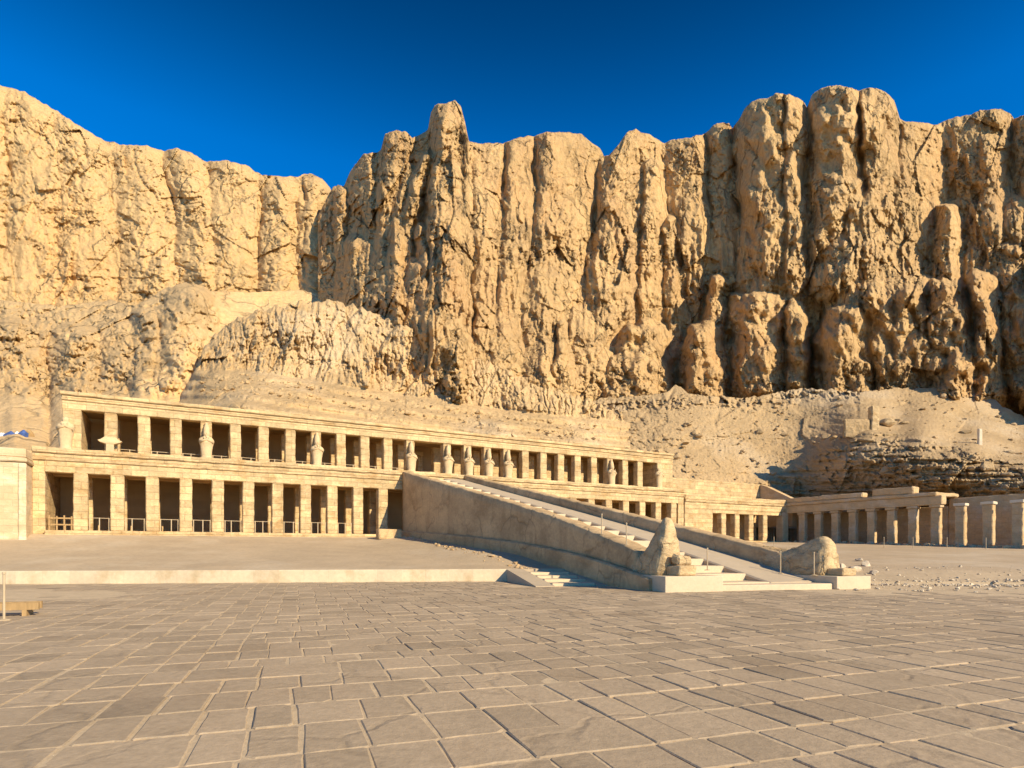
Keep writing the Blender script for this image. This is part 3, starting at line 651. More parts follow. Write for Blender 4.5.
tag(rock_face('scree_hill', M['scree'], 575, 1160, .8, topE, [(575, 486), (760, 508), (1160, 512)], baseE, (), grE, nz=nzE, plateau=8, seed=10, rag=1.8), kind='structure')

# ------------------------------------------------------------------ temple
P0 = Vector((-30.6, 42.9, 2.85)); RZ = math.atan2(dF.y, dF.x)
U = Vector((dF.x, dF.y, 0)); IN = Vector((-nF.x, -nF.y, 0))
def loc2w(u, y, z=0.0): return P0 + U * u + IN * y + Vector((0, 0, z))
def u_at(px, y):
    """distance along the front of the point seen at column px in the plane y behind the lower front"""
    q = (px - 512) / F; o = P0 + IN * y
    return (q * o.y - o.x) / (U.x - q * U.y)
Z_ST, Z_LT, Z_FL, Z_UT, Z_TOP = .22, 4.25, 5.88, 8.95, 10.2
temple = empty('temple', P0, RZ)
tag(temple, 'long two-storey limestone temple front with rows of square pillars, below the cliffs', 'temple')
def part(name, mb, m, smooth=False): return mb.build(name, m, temple, smooth)

U0, U1 = -2.0, u_at(685, -.5) - .92
UL, UR = 23.5, 30.7          # where the ramp meets the front
DEP = 5.6
# stylobate, back walls, floors
part('stylobate', MB().rough(U0 + .02, UL - .01, -.75, DEP, -.6, Z_ST, 1.0, .03).rough(UR + .1, U1 - .02, -.75, DEP, -.6, Z_ST, 1.0, .03), M['temple'])
part('back_wall', MB().rough(U0, U1, DEP, DEP + .8, -.3, Z_FL - .35, 1.5, .03), M['temple_in'])
part('end_wall', MB().rough(U0 - .7, U0 + .0, -.35, DEP + .8, -.6, Z_LT + .9, .8, .03), M['temple'])
part('end_wall', MB().rough(U1 + .003, U1 + .9, -.35, DEP + .8, -.6, Z_LT + .9, .8, .03), M['temple'])
SETB = 1.25
part('terrace_floor', MB().rough(U0 - .7, U1 + .9, .15, DEP + 6.5, Z_FL - .34, Z_FL - .05, 1.5, .02), M['temple'])
# lower entablature: architrave, torus line, projecting ledge
part('architrave', MB().rough(U0 - .02, U1, -.40, .42, Z_LT, Z_LT + .78, .6, .03, .04), M['temple'])
part('architrave', MB().rough(U0 - .02, U1, 2.5, 3.3, Z_LT + .03, Z_LT + .8, .9, .03, .04), M['temple_in'])
part('cornice', MB().rough(U0 - .75, U1 + .92, -.50, .52, Z_LT + .79, Z_LT + 1.02, .5, .05, .05).rough(U0 - .75, U1 + .92, -.43, .5, Z_LT + 1.025, Z_FL - .34, .5, .04, .04)
     .rough(U0 - .75, U1 + .94, -.58, .12, Z_FL - .33, Z_FL + .06, .5, .07, .06), M['temple'])
# pillars, four mason's variants per storey, copied
def variants(name, w, d, z0, z1, k=4):
    out = []
    for i in range(k):
        o = MB().rough(-w / 2, w / 2, -d / 2, d / 2, z0, z1, .32, .045, .05, seed=20 + i * 5).build(name, M['temple'], temple)
        out.append(o)
    return out
def spread(vs, pos):
    for i, (u, y) in enumerate(pos):
        if i < len(vs): o = vs[i]
        else:
            o = vs[(i * 7 + i // 3) % len(vs)].copy(); col.objects.link(o); o.parent = temple
        o.location = (u, y, 0)
lowL = [2.18 * i for i in range(11)]
lowR = [u_at(p, 0) for p in (607, 623.5, 640, 656, 671.5)]
sp = (lowR[-1] - lowR[0]) / 4
lowR = [lowR[-1] - sp * i for i in range(11)]
lowR = [u for u in lowR if u > UR + 1.0]
spread(variants('pillar', .84, .80, Z_ST, Z_LT), [(u, 0) for u in lowL + lowR])
spread(variants('inner_pillar', .80, .78, Z_ST, Z_LT + .03), [(u + .02, 2.9) for u in lowL + lowR])
# upper storey
pxu = [112, 144, 177, 206, 234.5, 262.5, 289, 316, 339.5, 363, 387, 410.5]
pxv = [446, 467, 487, 506, 523, 540.5, 558, 575, 591, 609, 624, 639]
def fit(pl):
    us = np.array([u_at(p, SETB) for p in pl]); k = np.arange(len(us)); a, b = np.polyfit(k, us, 1); return list(b + a * k)
upL, upR = fit(pxu), fit(pxv)
UE0 = u_at(63, SETB); UE1 = u_at(673.5, SETB - .5)
p0 = u_at(82, SETB); p1 = u_at(655, SETB)
spread(variants('pillar', .80, .78, Z_FL, Z_UT), [(u, SETB) for u in upL + upR])
spread(variants('inner_pillar', .74, .72, Z_FL, Z_UT + .03), [(u + .02, SETB + 2.5) for u in upL + upR])
part('end_pier', MB().rough(UE0, p0, SETB - .4, SETB + 6.2, Z_FL - .04, Z_UT + .2, .7, .04, .05), M['temple'])
part('end_pier', MB().rough(p1, UE1, SETB - .4, SETB + 6.2, Z_FL - .04, Z_UT + .2, .7, .04, .05), M['temple'])
door = .5 * (upL[-1] + upR[0])
part('back_wall', MB().rough(p0 - .1, door - .75, SETB + 5.2, SETB + 6, Z_FL, Z_TOP - .2, 1.5, .03).rough(door + .75, p1 + .1, SETB + 5.2, SETB + 6, Z_FL, Z_TOP - .2, 1.5, .03)
     .rough(door - .745, door + .745, SETB + 5.25, SETB + 6, Z_FL + 2.4, Z_TOP - .25, 1.0, .02), M['temple_in'])
part('portal', MB().rough(door - 1.25, door - .76, SETB + 4.6, SETB + 5.18, Z_FL, Z_FL + 2.5, .6, .02).rough(door + .76, door + 1.25, SETB + 4.6, SETB + 5.18, Z_FL, Z_FL + 2.5, .6, .02)
     .rough(door - 1.3, door + 1.3, SETB + 4.55, SETB + 5.18, Z_FL + 2.51, Z_FL + 2.95, .6, .02), M['temple'])
part('roof_slab', MB().rough(UE0 + .1, UE1 - .1, SETB + .4, SETB + 6.1, Z_UT + .45, Z_UT + .8, 1.5, .02), M['temple_in'])
part('roof_slab', MB().rough(U0, U1, .43, DEP + .1, Z_LT + .81, Z_LT + 1.15, 1.5, .02), M['temple_in'])
part('architrave', MB().rough(UE0 - .02, UE1 + .02, SETB - .43, SETB + .39, Z_UT + .003, Z_UT + .62, .6, .03, .04), M['temple'])
part('cornice', MB().rough(UE0 - .06, UE1 + .06, SETB - .52, SETB + .38, Z_UT + .625, Z_UT + .78, .5, .03, .04).rough(UE0 - .03, UE1 + .03, SETB - .46, SETB + .38, Z_UT + .785, Z_TOP - .27, .5, .03, .04)
     .rough(UE0 - .12, UE1 + .12, SETB - .60, SETB + .6, Z_TOP - .265, Z_TOP, .5, .05, .05), M['temple'])

# side block at the left, standing forward of the front
sb = empty('side_building', loc2w(U0 - .7, -2.6), RZ)
tag(sb, 'pale block-built windowless building cut by the left edge of the photo beside the temple', 'building')
MB().rough(-16, 0, -.0, 8, -.6, 4.55, .8, .04, .06).build('wall', M['wall'], sb)
MB().rough(-16, .12, -.14, 8, 4.56, 4.85, .8, .05, .06).rough(-16, .04, -.06, 8, 4.855, 5.45, .8, .05, .06).build('cornice', M['wall'], sb)
MB().rough(-.34, .07, -.09, .2, -.55, 4.5, .5, .03, .05).build('corner_pilaster', M['wall'], sb)

# portico to the right of the front, up to the corner of the court
pu = [u_at(p, 0) for p in (721.5, 735, 749, 763)]
PA, PB = U1 + .95, u_at(783, 0)
po = empty('side_portico', loc2w(PA, 0), RZ)
tag(po, 'low portico with four pillars and dark openings in the corner right of the temple front', 'portico')
o_ = [p - PA for p in pu]; pb = PB - PA; open0 = u_at(710, 0) - PA
MB().rough(0.01, open0, -.45, 5, -.6, 3.75, .8, .04, .05).build('wall', M['temple'], po)
MB().rough(open0, pb, 4.2, 5, -.6, 3.75, 1.2, .03).build('back_wall', M['temple_in'], po)
MB().rough(pb - .75, pb + .35, -.55, .5, -.6, 3.75, .5, .05, .06).build('corner_pier', M['colon'], po)
MB().rough(open0, pb, -.6, 4.2, -.6, .02, 1.2, .03).build('stylobate', M['temple'], po)
MB().rough(open0 + .002, pb - .76, -.42, .4, 3.3, 3.75, .6, .03).rough(0, pb + .4, -.47, .5, 3.755, 4.5, .6, .04).build('architrave', M['temple'], po)
MB().rough(0, pb + .5, -.62, .6, 4.505, 4.78, .5, .06, .06).rough(0, pb + .3, -.5, .6, 4.785, 5.35, .6, .10, .08).build('cornice', M['temple'], po)
MB().rough(0.01, pb, .61, 5, 3.76, 4.1, 1.2, .03).build('roof_slab', M['temple_in'], po)
for k, u in enumerate(o_):
    MB().rough(u - .42, u + .42, -.38, .42, .02, 3.29, .35, .05, .06, seed=k + 3).build('pillar', M['temple'], po)

# wall of the upper court behind that portico
uw = empty('upper_court_wall', loc2w(U1 + 1.0, 5.0), RZ)
tag(uw, 'plain pale wall of the upper court rising behind the low corner portico', 'wall')
Lw = u_at(764, 5) - (U1 + 1.0)
MB().rough(-.6, Lw, 0, .9, 2.0, 8.05, .8, .05, .06).build('wall', M['temple'], uw)
mbw = MB(); mbw.prism([(-.1, 2.0), (-.1, 8.0), (-1.2, 7.6), (-3.6, 6.4), (-5.2, 5.6), (-5.2, 2.0)], Lw - .9, Lw, 'x'); mbw.build('return_wall', M['colon'], uw)
md = MB(); md.prism([(Lw + .01, 2), (Lw + .01, 6.9), (Lw + 2.5, 6.6), (Lw + 6, 5.3), (Lw + 8, 4.6), (Lw + 8, 2)], .2, 4.0, 'y'); md.build('buttress', M['colon'], uw)

# ------------------------------------------------------------------ colonnade along the right side of the court
CU = 76.2
def y_at(px):
    q = (px - 512) / F; o = P0 + U * CU
    return (q * o.y - o.x) / (IN.x - q * IN.y)
cpx = [803, 819, 836, 853.5, 872, 892, 913.5, 936.5, 961, 989, 1018.5]
cy = [y_at(p) for p in cpx]; st = (cy[-1] - cy[0]) / (len(cy) - 1)
cy += [cy[-1] + st, cy[-1] + 2 * st, cy[-1] + 3 * st]
co = empty('side_colonnade', loc2w(CU, 0), RZ)
tag(co, 'shaded ruined colonnade with a broken roof edge along the right side of the court', 'colonnade')
def frust(mb, x, y, z0, z1, r0, r1, n=16, ph=0):
    rings = []
    for k in range(6):
        t = k / 5; r = r0 + (r1 - r0) * t
        rings.append([(x + (r + .02 * math.sin(9 * t + a + ph)) * math.cos(2 * math.pi * a / n), y + (r + .02 * math.sin(7 * t + 2 * a + ph)) * math.sin(2 * math.pi * a / n), z0 + (z1 - z0) * t) for a in range(n)])
    return mb.loft(rings)
ZB, ZT = -.72, 3.62
for k, y in enumerate(cy):
    mb = MB().rough(-.31, .31, y - .44, y + .44, ZB, ZT - .28, .4, .06, .06, seed=k); c_ = mb.build('column', M['colon'], co)
    top = MB().rough(-.42, .42, y - .56, y + .56, ZT - .28, ZT, .3, .04, .04, seed=k)
    top.build('capital', M['pale' if k >= 8 else 'colon'], c_)  # free-standing capitals paler: sunlight on the column tops put into the colour
MB().rough(-1.0, 5.2, cy[-1] - 1, 1.2, -1.3, ZB, 1.2, .06, .08).build('stylobate', M['colon'], co)
MB().rough(3.6, 4.4, cy[-1] - 2, cy[7] + .6, -1.0, 4.5, .9, .12, .1).rough(3.6, 4.4, cy[7] + .62, 1.0, -1.0, 3.7, 1.0, .05, .08).build('back_wall', M['colon'], co)
MB().rough(-.46, .46, cy[7] - .75, .3, ZT + .003, ZT + .95, .5, .06, .07).build('architrave', M['colon'], co)
MB().rough(-.62, 4.2, cy[7] - .2, .2, ZT + .955, ZT + 1.35, .5, .09, .08).build('roof_slab', M['colon'], co)
MB().rough(-.50, .7, cy[4] + .9, .1, ZT + 1.355, ZT + 1.95, .5, .12, .1).rough(-.5, .8, cy[6] - .2, cy[4] - .25, ZT + 1.355, ZT + 2.15, .5, .10, .1).build('broken_cornice', M['colon'], co)
for k, y in enumerate(cy[4:8]):
    pass

# ------------------------------------------------------------------ ramp
rampE = empty('ramp', loc2w(UL, 0), RZ)
tag(rampE, 'wide stone ramp with central steps and solid parapets climbing to the upper terrace', 'ramp')
W0, W1 = 7.1, 9.4
def rp(a, s, z):
    """across a (0 left .. 1 right), along s (0 at the temple .. 1 at the foot), world height z -> ramp frame"""
    bow = 1.7 * math.sin(math.pi * min(max(s, 0), 1) ** 1.4) * (1 - .75 * a)      # the old ramp is not quite straight
    u = a * (W0 + (W1 - W0) * s) + bow; yf = -33.3 - .247 * (u - bow)
    return Vector((u, yf * s - .52 * (1 - s), z - P0.z))
def zs(s): return 8.30 - 8.02 * s
def zl(s): return 8.72 - 7.5 * s
def zr_(s): return 8.72 - 7.62 * s
def gz(s): return 2.8 - 1.6 * s - 1.2 * s ** 2.5
def strip(mb, a0, a1, top, bot, n=44, s0=0.0, s1=1.0, amp=.0, seed=0):
    rings = []
    for i in range(n + 1):
        s = s0 + (s1 - s0) * i / n
        q0 = rp(a0, s, 0); q1 = rp(a1, s, 0)
        j = amp * float(pn(i * .9, seed * 3.1, seed)); j2 = amp * float(pn(i * .9, seed * 3.1 + 9, seed))
        zt = top(s) - P0.z; zb = bot(s) - P0.z
        nv = 7
        L_ = [(q0.x + amp * .6 * float(pn(i * .8, k * 1.3, seed + 4)), q0.y, zb + (zt + j - .06 - zb) * k / nv) for k in range(nv + 1)]
        R_ = [(q1.x + amp * .6 * float(pn(i * .8, k * 1.3, seed + 5)), q1.y, zb + (zt + j2 - .06 - zb) * k / nv) for k in range(nv, -1, -1)]
        e = .08
        d = (q1 - q0).normalized() * e
        rings.append(L_ + [(q0.x + d.x, q0.y + d.y, zt + j), (.5 * (q0.x + q1.x), .5 * (q0.y + q1.y), zt + .5 * (j + j2) + .02), (q1.x - d.x, q1.y - d.y, zt + j2)] + R_)
    return mb.loft(rings)
strip(MB(), 0, .125, zl, lambda s: gz(s) - .6, amp=.10, seed=3, n=70, s1=.945).build('side_wall', M['ramp'], rampE, True)
strip(MB(), .845, .965, zr_, lambda s: gz(s) - .6, amp=.10, seed=8, n=70, s1=.945).build('parapet', M['ramp'], rampE, True)
strip(MB(), .56, .844, zs, lambda s: gz(s) - .6, amp=.015, seed=11).build('ramp_floor', M['rampfloor'], rampE)
strip(MB(), .126, .165, lambda s: zs(s) + .0, lambda s: gz(s) - .6, amp=.015, seed=12).build('ramp_floor', M['rampfloor'], rampE)
mb = MB(); NS = 25
for i in range(NS):
    s0, s1 = i / NS, (i + 1) / NS
    zt = zs(s1) + .02
    a = [rp(.166, s0, zt), rp(.559, s0, zt), rp(.559, s1, zt), rp(.166, s1, zt)]
    b = [Vector((p.x, p.y, max(-3.2, p.z - 1.0))) for p in a]
    mb.add(b + a, [(0, 3, 2, 1), (4, 5, 6, 7), (0, 1, 5, 4), (1, 2, 6, 5), (2, 3, 7, 6), (3, 0, 4, 7)])
mb.build('steps', M['plinth'], rampE)
# skirting along the outer foot of the left wall
strip(MB(), -.045, -.002, lambda s: gz(s) + .62 - .12 * s, lambda s: gz(s) - .6, amp=.06, seed=21).build('skirting', M['ramp'], rampE)
# plinths and threshold at the foot
def plinth(mb, a0, a1, s0, s1, z0, z1):
    a = [rp(a0, s0, z1), rp(a1, s0, z1), rp(a1, s1, z1), rp(a0, s1, z1)]
    b = [Vector((p.x, p.y, z0 - P0.z)) for p in a]
    mb.add(b + a, [(0, 3, 2, 1), (4, 5, 6, 7), (0, 1, 5, 4), (1, 2, 6, 5), (2, 3, 7, 6), (3, 0, 4, 7)])
    return mb
def bevel(o, w=.03, seg=2):
    m = o.modifiers.new('bevel', 'BEVEL'); m.width = w; m.segments = seg; m.limit_method = 'ANGLE'; return o
bevel(plinth(MB(), -.045, .225, .915, 1.03, -.1, .64).build('plinth', M['plinth'], rampE))
bevel(plinth(MB(), .80, .985, .915, 1.03, -.1, .55).build('plinth', M['plinth'], rampE))
bevel(plinth(MB(), .226, .799, .955, 1.025, -.1, .24).build('threshold', M['plinth'], rampE))

# carved parapet ends: worn seated falcons, the parapet sweeping up as their backs
def falcon(name, label, a, peak, width, base_z, sF, sB, flat, seed):
    prof = []
    n = 40
    rings = []
    for i in range(n + 1):
        t = i / n; s = sB + (sF - sB) * t
        c = rp(a, s, 0)
        tail = (zl(s) - .05)
        rise = (peak - tail) * (sstep(.05, .90, t) ** 1.7)
        if t > .90: rise -= (peak - tail) * flat * ((t - .90) / .10) ** 1.6
        h = max(tail + rise, base_z + .2) - base_z
        w = width * (.56 + .10 * math.sin(t * 2.4)) * (1 if t < .97 else .9)
        ring = []
        m_ = 26
        for k in range(m_):
            an = math.pi * k / (m_ - 1)
            ex = 2 / 3.2
            x = math.copysign(abs(math.cos(an)) ** ex, math.cos(an)) * w * (1 - .15 * (math.sin(an) ** 2.5) * sstep(.2, .8, t))
            z = abs(math.sin(an)) ** (2 / 2.6) * h
            x *= 1 - (.36 if peak > 2.6 else .28) * float(sstep(.62, .76, z / h)) * float(sstep(.5, .8, t))
            x *= 1 + .12 * math.sin(min(z / h, 1) * 9.0) * float(sstep(.6, .8, t))
            wk = math.sin(min(t, .9) * 3.4)
            jit = .03 * float(pn(i * .25 + seed, z * 2.6, seed + 7)) * (1 if k < 13 else -1) + .05 * float(pn(i * .4 + seed, k * .45, seed)) + .05 * float(pn(i * .9 + seed, k * 1.0, seed + 5))
            ring.append((c.x + x + jit, c.y + .04 * float(pn(k * .7, i * .5, seed + 2)), base_z - P0.z + z + .07 * float(pn(i * .5, k * .6, seed + 3))))
        rings.append(ring)
    mb = MB().loft(rings)
    o = mb.build(name, M['old'], None, True)
    o.location = loc2w(UL, 0); o.rotation_euler = (0, 0, RZ)
    ctr = rp(a, sF, 0)
    return tag(o, label, 'statue', 'falcon statues at the ramp foot')
f1 = falcon('falcon_statue', 'taller weathered stone falcon with upright pointed body, on left plinth at ramp foot', .0625, 3.08, 1.08, .30, .999, .925, .10, 5)
f2 = falcon('falcon_statue', 'lower rounded headless stone falcon on the right plinth at ramp foot', .905, 2.32, 1.12, .25, .999, .90, .22, 9)
for f, a, s, z, k in ((f1, .085, 1.012, .64, 0), (f2, .915, 1.012, .55, 1)):
    c = rp(a, s, z)
    hh = .42 if k == 0 else .34
    bevel(MB().rough(c.x - .48, c.x + .50, c.y - .30, c.y + .5, c.z, c.z + hh, .2, .05, .05, seed=k + 7).build('base_block', M['old'], f), .02)
    if k == 0:
        # remains of the carved claws and chest ornament
        MB().rough(c.x - .35, c.x + .40, c.y - .1, c.y + .35, c.z + hh + .02, c.z + hh + .42, .15, .12, .08, seed=33).build('claw_remains', M['old'], f)

# ------------------------------------------------------------------ retaining wall and side stair
def wline(X): return float(yr(X))
rw = empty('retaining_wall', (-.1, 33.2, 0), 0)
tag(rw, 'long low pale retaining wall across the left half of the court', 'wall')
pts = [(-62, None)] + [(x, None) for x in np.linspace(-50, -.1, 60)]
mb = MB(); rings = []
for x, _ in pts:
    y = wline(x); b = .012 * float(pn(x * .8, 1, 60))
    rings.append([(x + .1, y - 33.2 - .32 + b, -.15), (x + .1, y - 33.2 - .30 + b, .62), (x + .1, y - 33.2 - .27, .655 + b), (x + .1, y - 33.2 + .12, .66 + b), (x + .1, y - 33.2 + .14, -.15)])
mb.loft(rings); mb.build('wall', M['kerb'], rw)
def wtop(): pass
stair = empty('side_stair', (.0, 33.05, 0), R(15.2))
tag(stair, 'short flight of four wide steps between sloping cheeks left of the ramp foot', 'stairs')
L_ = 5.35; H_ = .66
def wedge(x0, x1):
    return MB().prism([(0, -.15), (0, H_), (-L_, .03), (-L_, -.15)], x0, x1, 'x')
wedge(-.32, .62).build('cheek', M['rampfloor'], stair)
wedge(2.75, 3.5).build('cheek', M['rampfloor'], stair)
mb = MB()
for k in range(4):
    y1 = -L_ + .35 + k * 1.18; mb.box(.622, 2.748, y1, 0.0 if k == 3 else y1 + 1.178, -.15, .13 * (k + 1) - .0)
mb.build('steps', M['plinth'], stair)

# ------------------------------------------------------------------ statues on the upper terrace
def statue_mesh(headless=False, seed=0):
    prof = [(0, .40, .34, 0), (.16, .40, .34, 0), (.17, .33, .28, .02), (.34, .33, .27, .02), (.75, .36, .28, .04), (1.05, .39, .28, .05), (1.28, .45, .33, .02), (1.45, .49, .34, 0),
            (1.60, .46, .30, .03), (1.70, .39, .25, .05), (1.78, .29, .20, .06), (1.83, .19, .17, .05)]
    if not headless:
        prof += [(1.84, .17, .16, .05), (1.92, .20, .19, .02), (2.02, .22, .21, .01), (2.16, .21, .21, .02), (2.24, .20, .20, .04), (2.27, .22, .21, .05), (2.45, .20, .19, .06), (2.66, .15, .15, .08),
                 (2.80, .09, .09, .09), (2.86, .11, .11, .09), (2.92, .09, .09, .09), (2.95, .03, .03, .09)]
    else:
        prof += [(1.90, .17, .17, .03), (2.02, .20, .19, .02), (2.10, .17, .16, .06), (2.16, .07, .07, .08)]
    n = 20; rings = []
    for i, (z, w, d, yo) in enumerate(prof):
        ring = []
        for k in range(n):
            a = 2 * math.pi * k / n
            jj = 1 + (.28 if headless else .13) * float(pn(i * .7 + seed * 7, k * .5, 3 + seed))
            ring.append((math.cos(a) * w * jj, yo + math.sin(a) * d * jj, z))
        rings.append(ring)
    mb = MB().loft(rings)
    mb.v = [(x * 1.12, y * 1.1, z) for x, y, z in mb.v]
    for sx in (-1, 1):      # forearms crossed on the chest, fists with their sceptres
        mb.tube([(sx * .46, -.16, 1.36), (sx * .15, -.34, 1.50), (-sx * .12, -.36, 1.60)], [.11, .10, .085], 8)
        mb.tube([(-sx * .14, -.38, 1.50), (-sx * .18, -.34, 1.80)], [.035, .035], 6)
    if not headless:        # nose, false beard, ears
        mb.tube([(0, -.19, 2.10), (0, -.235, 2.03)], [.02, .035], 6)
        mb.tube([(0, -.16, 1.92), (0, -.24, 1.70)], [.05, .035], 6)
        for sx in (-1, 1): mb.tube([(sx * .20, -.02, 2.10), (sx * .235, -.03, 2.02)], [.03, .02], 6)
    return mb
names = [
    (66, True, 'eroded headless statue against the far left end pier of the upper terrace'),
    (206, False, 'crowned statue against the fourth pillar from the left on the upper terrace'),
    (316, False, 'crowned statue alone against the eighth pillar from the left on the upper terrace'),
    (410.5, False, 'crowned statue just left of the temple doorway, above the top corner of the ramp wall'),
    (446, False, 'crowned statue first in the row of four at the ramp top, nearest the doorway'),
    (467, False, 'second of the four crowned statues in a row at the top of the ramp'),
    (487, False, 'third of the four crowned statues in a row at the top of the ramp'),
    (506, False, 'last of the four crowned statues in a row at the top of the ramp'),
    (609, False, 'crowned statue alone among the right-hand pillars of the upper terrace'),
    (658, True, 'broken statue against the right end pier of the upper terrace')]
for i, (px, hl, lab) in enumerate(names):
    u = u_at(px, SETB - .5)
    if 1 <= i <= 8:
        u = min(upL + upR, key=lambda q: abs(q - u))
    o = statue_mesh(hl, i).build('pharaoh_statue', M['statue'], None, True)
    o.location = loc2w(u, SETB - .40 - .30, Z_FL + .01); o.rotation_euler = (0, 0, RZ); tag(o, lab, 'statue', 'pharaoh statues on the upper terrace')
    if hl: o.scale = (1.0, 1, 1.12)
# broken slab-shouldered remains at the first pillar
mb = MB(); q = upL[0]
mb.loft([[(sx * w, sy * d, z) for sx, sy in ((-1, -1), (1, -1), (1, 1), (-1, 1))] for z, w, d in ((0, .26, .24), (.62, .24, .22), (.66, .34, .25), (.76, .62, .27), (.88, .76, .25), (.95, .58, .22), (1.15, .34, .2))])
o = mb.build('broken_statue', M['statue']); bevel(o, .03); o.location = loc2w(q, SETB - .75, Z_FL + .05); o.rotation_euler = (0, 0, RZ)
tag(o, 'pale broken statue with wide flat top on a narrow shaft by first upper pillar', 'statue')

# ------------------------------------------------------------------ railings between the pillars
ORD = ['first', 'second', 'third', 'fourth', 'fifth', 'sixth', 'seventh', 'eighth', 'ninth', 'tenth', 'eleventh', 'twelfth']
def railing(w, h, posts, u, y, z, lab, grp):
    e = empty('railing', loc2w(u, y, z), RZ); tag(e, lab, 'railing', grp)
    MB().tube([(0, 0, h), (w, 0, h - .01)], .024, 6).build('rail', M['steel'], e)
    for p in posts: MB().box(w * p - .03, w * p + .03, -.03, .03, 0, h + .03).build('post', M['steel'], e)
    return e
for i in range(9):
    railing(1.30, .92, (.06, [.5, .35, .6, .55, .4, .5, .62, .45, .52][i], .94), lowL[i] + .44, -.1, Z_ST, 'thin pale railing in the %s gap between pillars of the lower storey, from the left' % ORD[i], 'railings of the lower storey')
for i in range(11):
    railing(1.24, .5, (.05, [.6, .35, .5, .55, .62, .4, .5, .3, .6, .5, .45][i]), upL[i] + .42, SETB + .1, Z_FL, 'low thin railing in the %s gap between pillars of the upper storey, from the left' % ORD[i], 'railings of the upper storey')
fe = empty('wooden_fence', loc2w(U0 + .15, -.25, Z_ST), RZ); tag(fe, 'small wooden fence closing the leftmost bay of the lower storey', 'fence')
for k in range(4): MB().box(.03 + k * .42, .12 + k * .42, -.04, .04, 0, 1.05 - .05 * (k % 2)).build('post', M['wood'], fe)
for z in (.35, .8): MB().box(.0, 1.45, -.075, -.043, z, z + .10).build('rail', M['wood'], fe)

# ------------------------------------------------------------------ rope posts
def pix(p): return (512 + F * p.x / p.y, HOR - F * (p.z - EYE) / p.y)
def on_ramp(px, py, surf=zs):
    best = None
    for s in np.linspace(.3, .99, 140):
        for a in np.linspace(.02, .98, 97):
            q = rp(a, s, surf(s)); w = loc2w(UL + q.x, q.y, q.z); x, y = pix(w); e = abs(x - px) + abs(y - py)
            if best is None or e < best[0]: best = (e, w)
    return best[1]
def on_court(px, py):
    for Y in np.linspace(8, 90, 1600):
        X = (px - 512) / F * Y
        if HOR - F * (float(court_z(X, Y)) - EYE) / Y <= py: break
    return Vector((X, Y, float(court_z(X, Y)) - .02))
def rope_post(w, lab, grp, h=1.0):
    e = empty('rope_post', w); tag(e, lab, 'post', grp)
    MB().tube([(0, 0, 0), (0, 0, h)], .028, 8).build('pole', M['steel'], e)
    MB().loft([[(r * math.cos(a * .785), r * math.sin(a * .785), z) for a in range(8)] for r, z in ((.14, 0), (.14, .02), (.05, .04))]).build('foot', M['steel'], e)
    MB().tube([(0, 0, h), (0, 0, h + .05)], [.045, .03], 8).build('cap', M['steel'], e)
    return e
g = 'rope posts on the ramp'
rope_post(on_ramp(707.5, 570), 'thin rope post standing alone on the smooth strip of the ramp', g)
rope_post(on_ramp(781, 574), 'thin rope post on the ramp beside the right parapet, behind the lower falcon', g)
c = rp(.80, 1.0, .56); rope_post(loc2w(UL + c.x, c.y, c.z), 'thin rope post on the right plinth in front of the lower falcon', g)
rope_post(on_ramp(626, 556, zl), 'thin rope post standing on the left parapet close behind the taller falcon', g)
rope_post(on_ramp(602, 546, zl), 'thin rope post standing on the left parapet higher up the ramp', g)
for px, py in ((774, 547), (884, 547.5), (913, 548), (947, 548), (986, 549)):
    rope_post(on_court(px, py), 'thin rope post on the bare ground in front of the shaded colonnade', 'rope posts along the colonnade')

# ------------------------------------------------------------------ stones
def stone_verts(r, seed):
    rg = np.random.default_rng(seed)
    bm = bmesh.new(); bmesh.ops.create_icosphere(bm, subdivisions=2, radius=1)
    ax = rg.uniform(.6, 1.25, 3); ax[2] *= .65
    cuts = [(Vector(rg.normal(0, 1, 3)).normalized(), rg.uniform(.45, .8)) for _ in range(9)]
    for v in bm.verts:
        for nrm, d in cuts:
            k = v.co.dot(nrm)
            if k > d: v.co -= nrm * (k - d)
        v.co = Vector((v.co.x * ax[0], v.co.y * ax[1], v.co.z * ax[2])) * r
    vs = [tuple(v.co) for v in bm.verts]; fs = [tuple(v.index for v in f.verts) for f in bm.faces]; bm.free()
    return np.array(vs), fs
shapes = [stone_verts(1, 100 + i) for i in range(10)]
def scatter(name, n, pick, m):
    mb = MB(); rg = np.random.default_rng(n)
    for i in range(n):
        X, Y, r = pick(rg); vs, fs = shapes[rg.integers(10)]
        a = rg.uniform(0, 6.28); ca, sa = math.cos(a), math.sin(a)
        V = vs * r; V = np.stack([V[:, 0] * ca - V[:, 1] * sa + X, V[:, 0] * sa + V[:, 1] * ca + Y, V[:, 2] + r * .18 + max(0.0, float(court_z(X, Y)) if Y > yr(X) else -.01)], 1)
        mb.add(V, fs)
    o = mb.build(name, m); tag(o, kind='stuff'); return o
def pick1(rg):
    X = 13.5 + 26 * rg.random() ** 1.0; Y = float(yr(X)) + rg.normal(-.1, .45) - .3
    if rg.random() < .3: Y += rg.uniform(-5, 5)
    return X, Y, .03 + .10 * rg.random() ** 4
o = scatter('rubble', 2600, pick1, M['rock']); tag(o, 'loose pale rubble along the line of the low wall, right of the ramp', 'rubble')
def pick2(rg):
    y = rg.uniform(-36, 0); w = loc2w(CU - 1.6 + rg.normal(0, .5), y); return w.x, w.y, .12 + .30 * rg.random() ** 3
o = scatter('rubble', 420, pick2, M['colon']); tag(o, 'stones and rubble along the foot of the shaded colonnade', 'rubble')
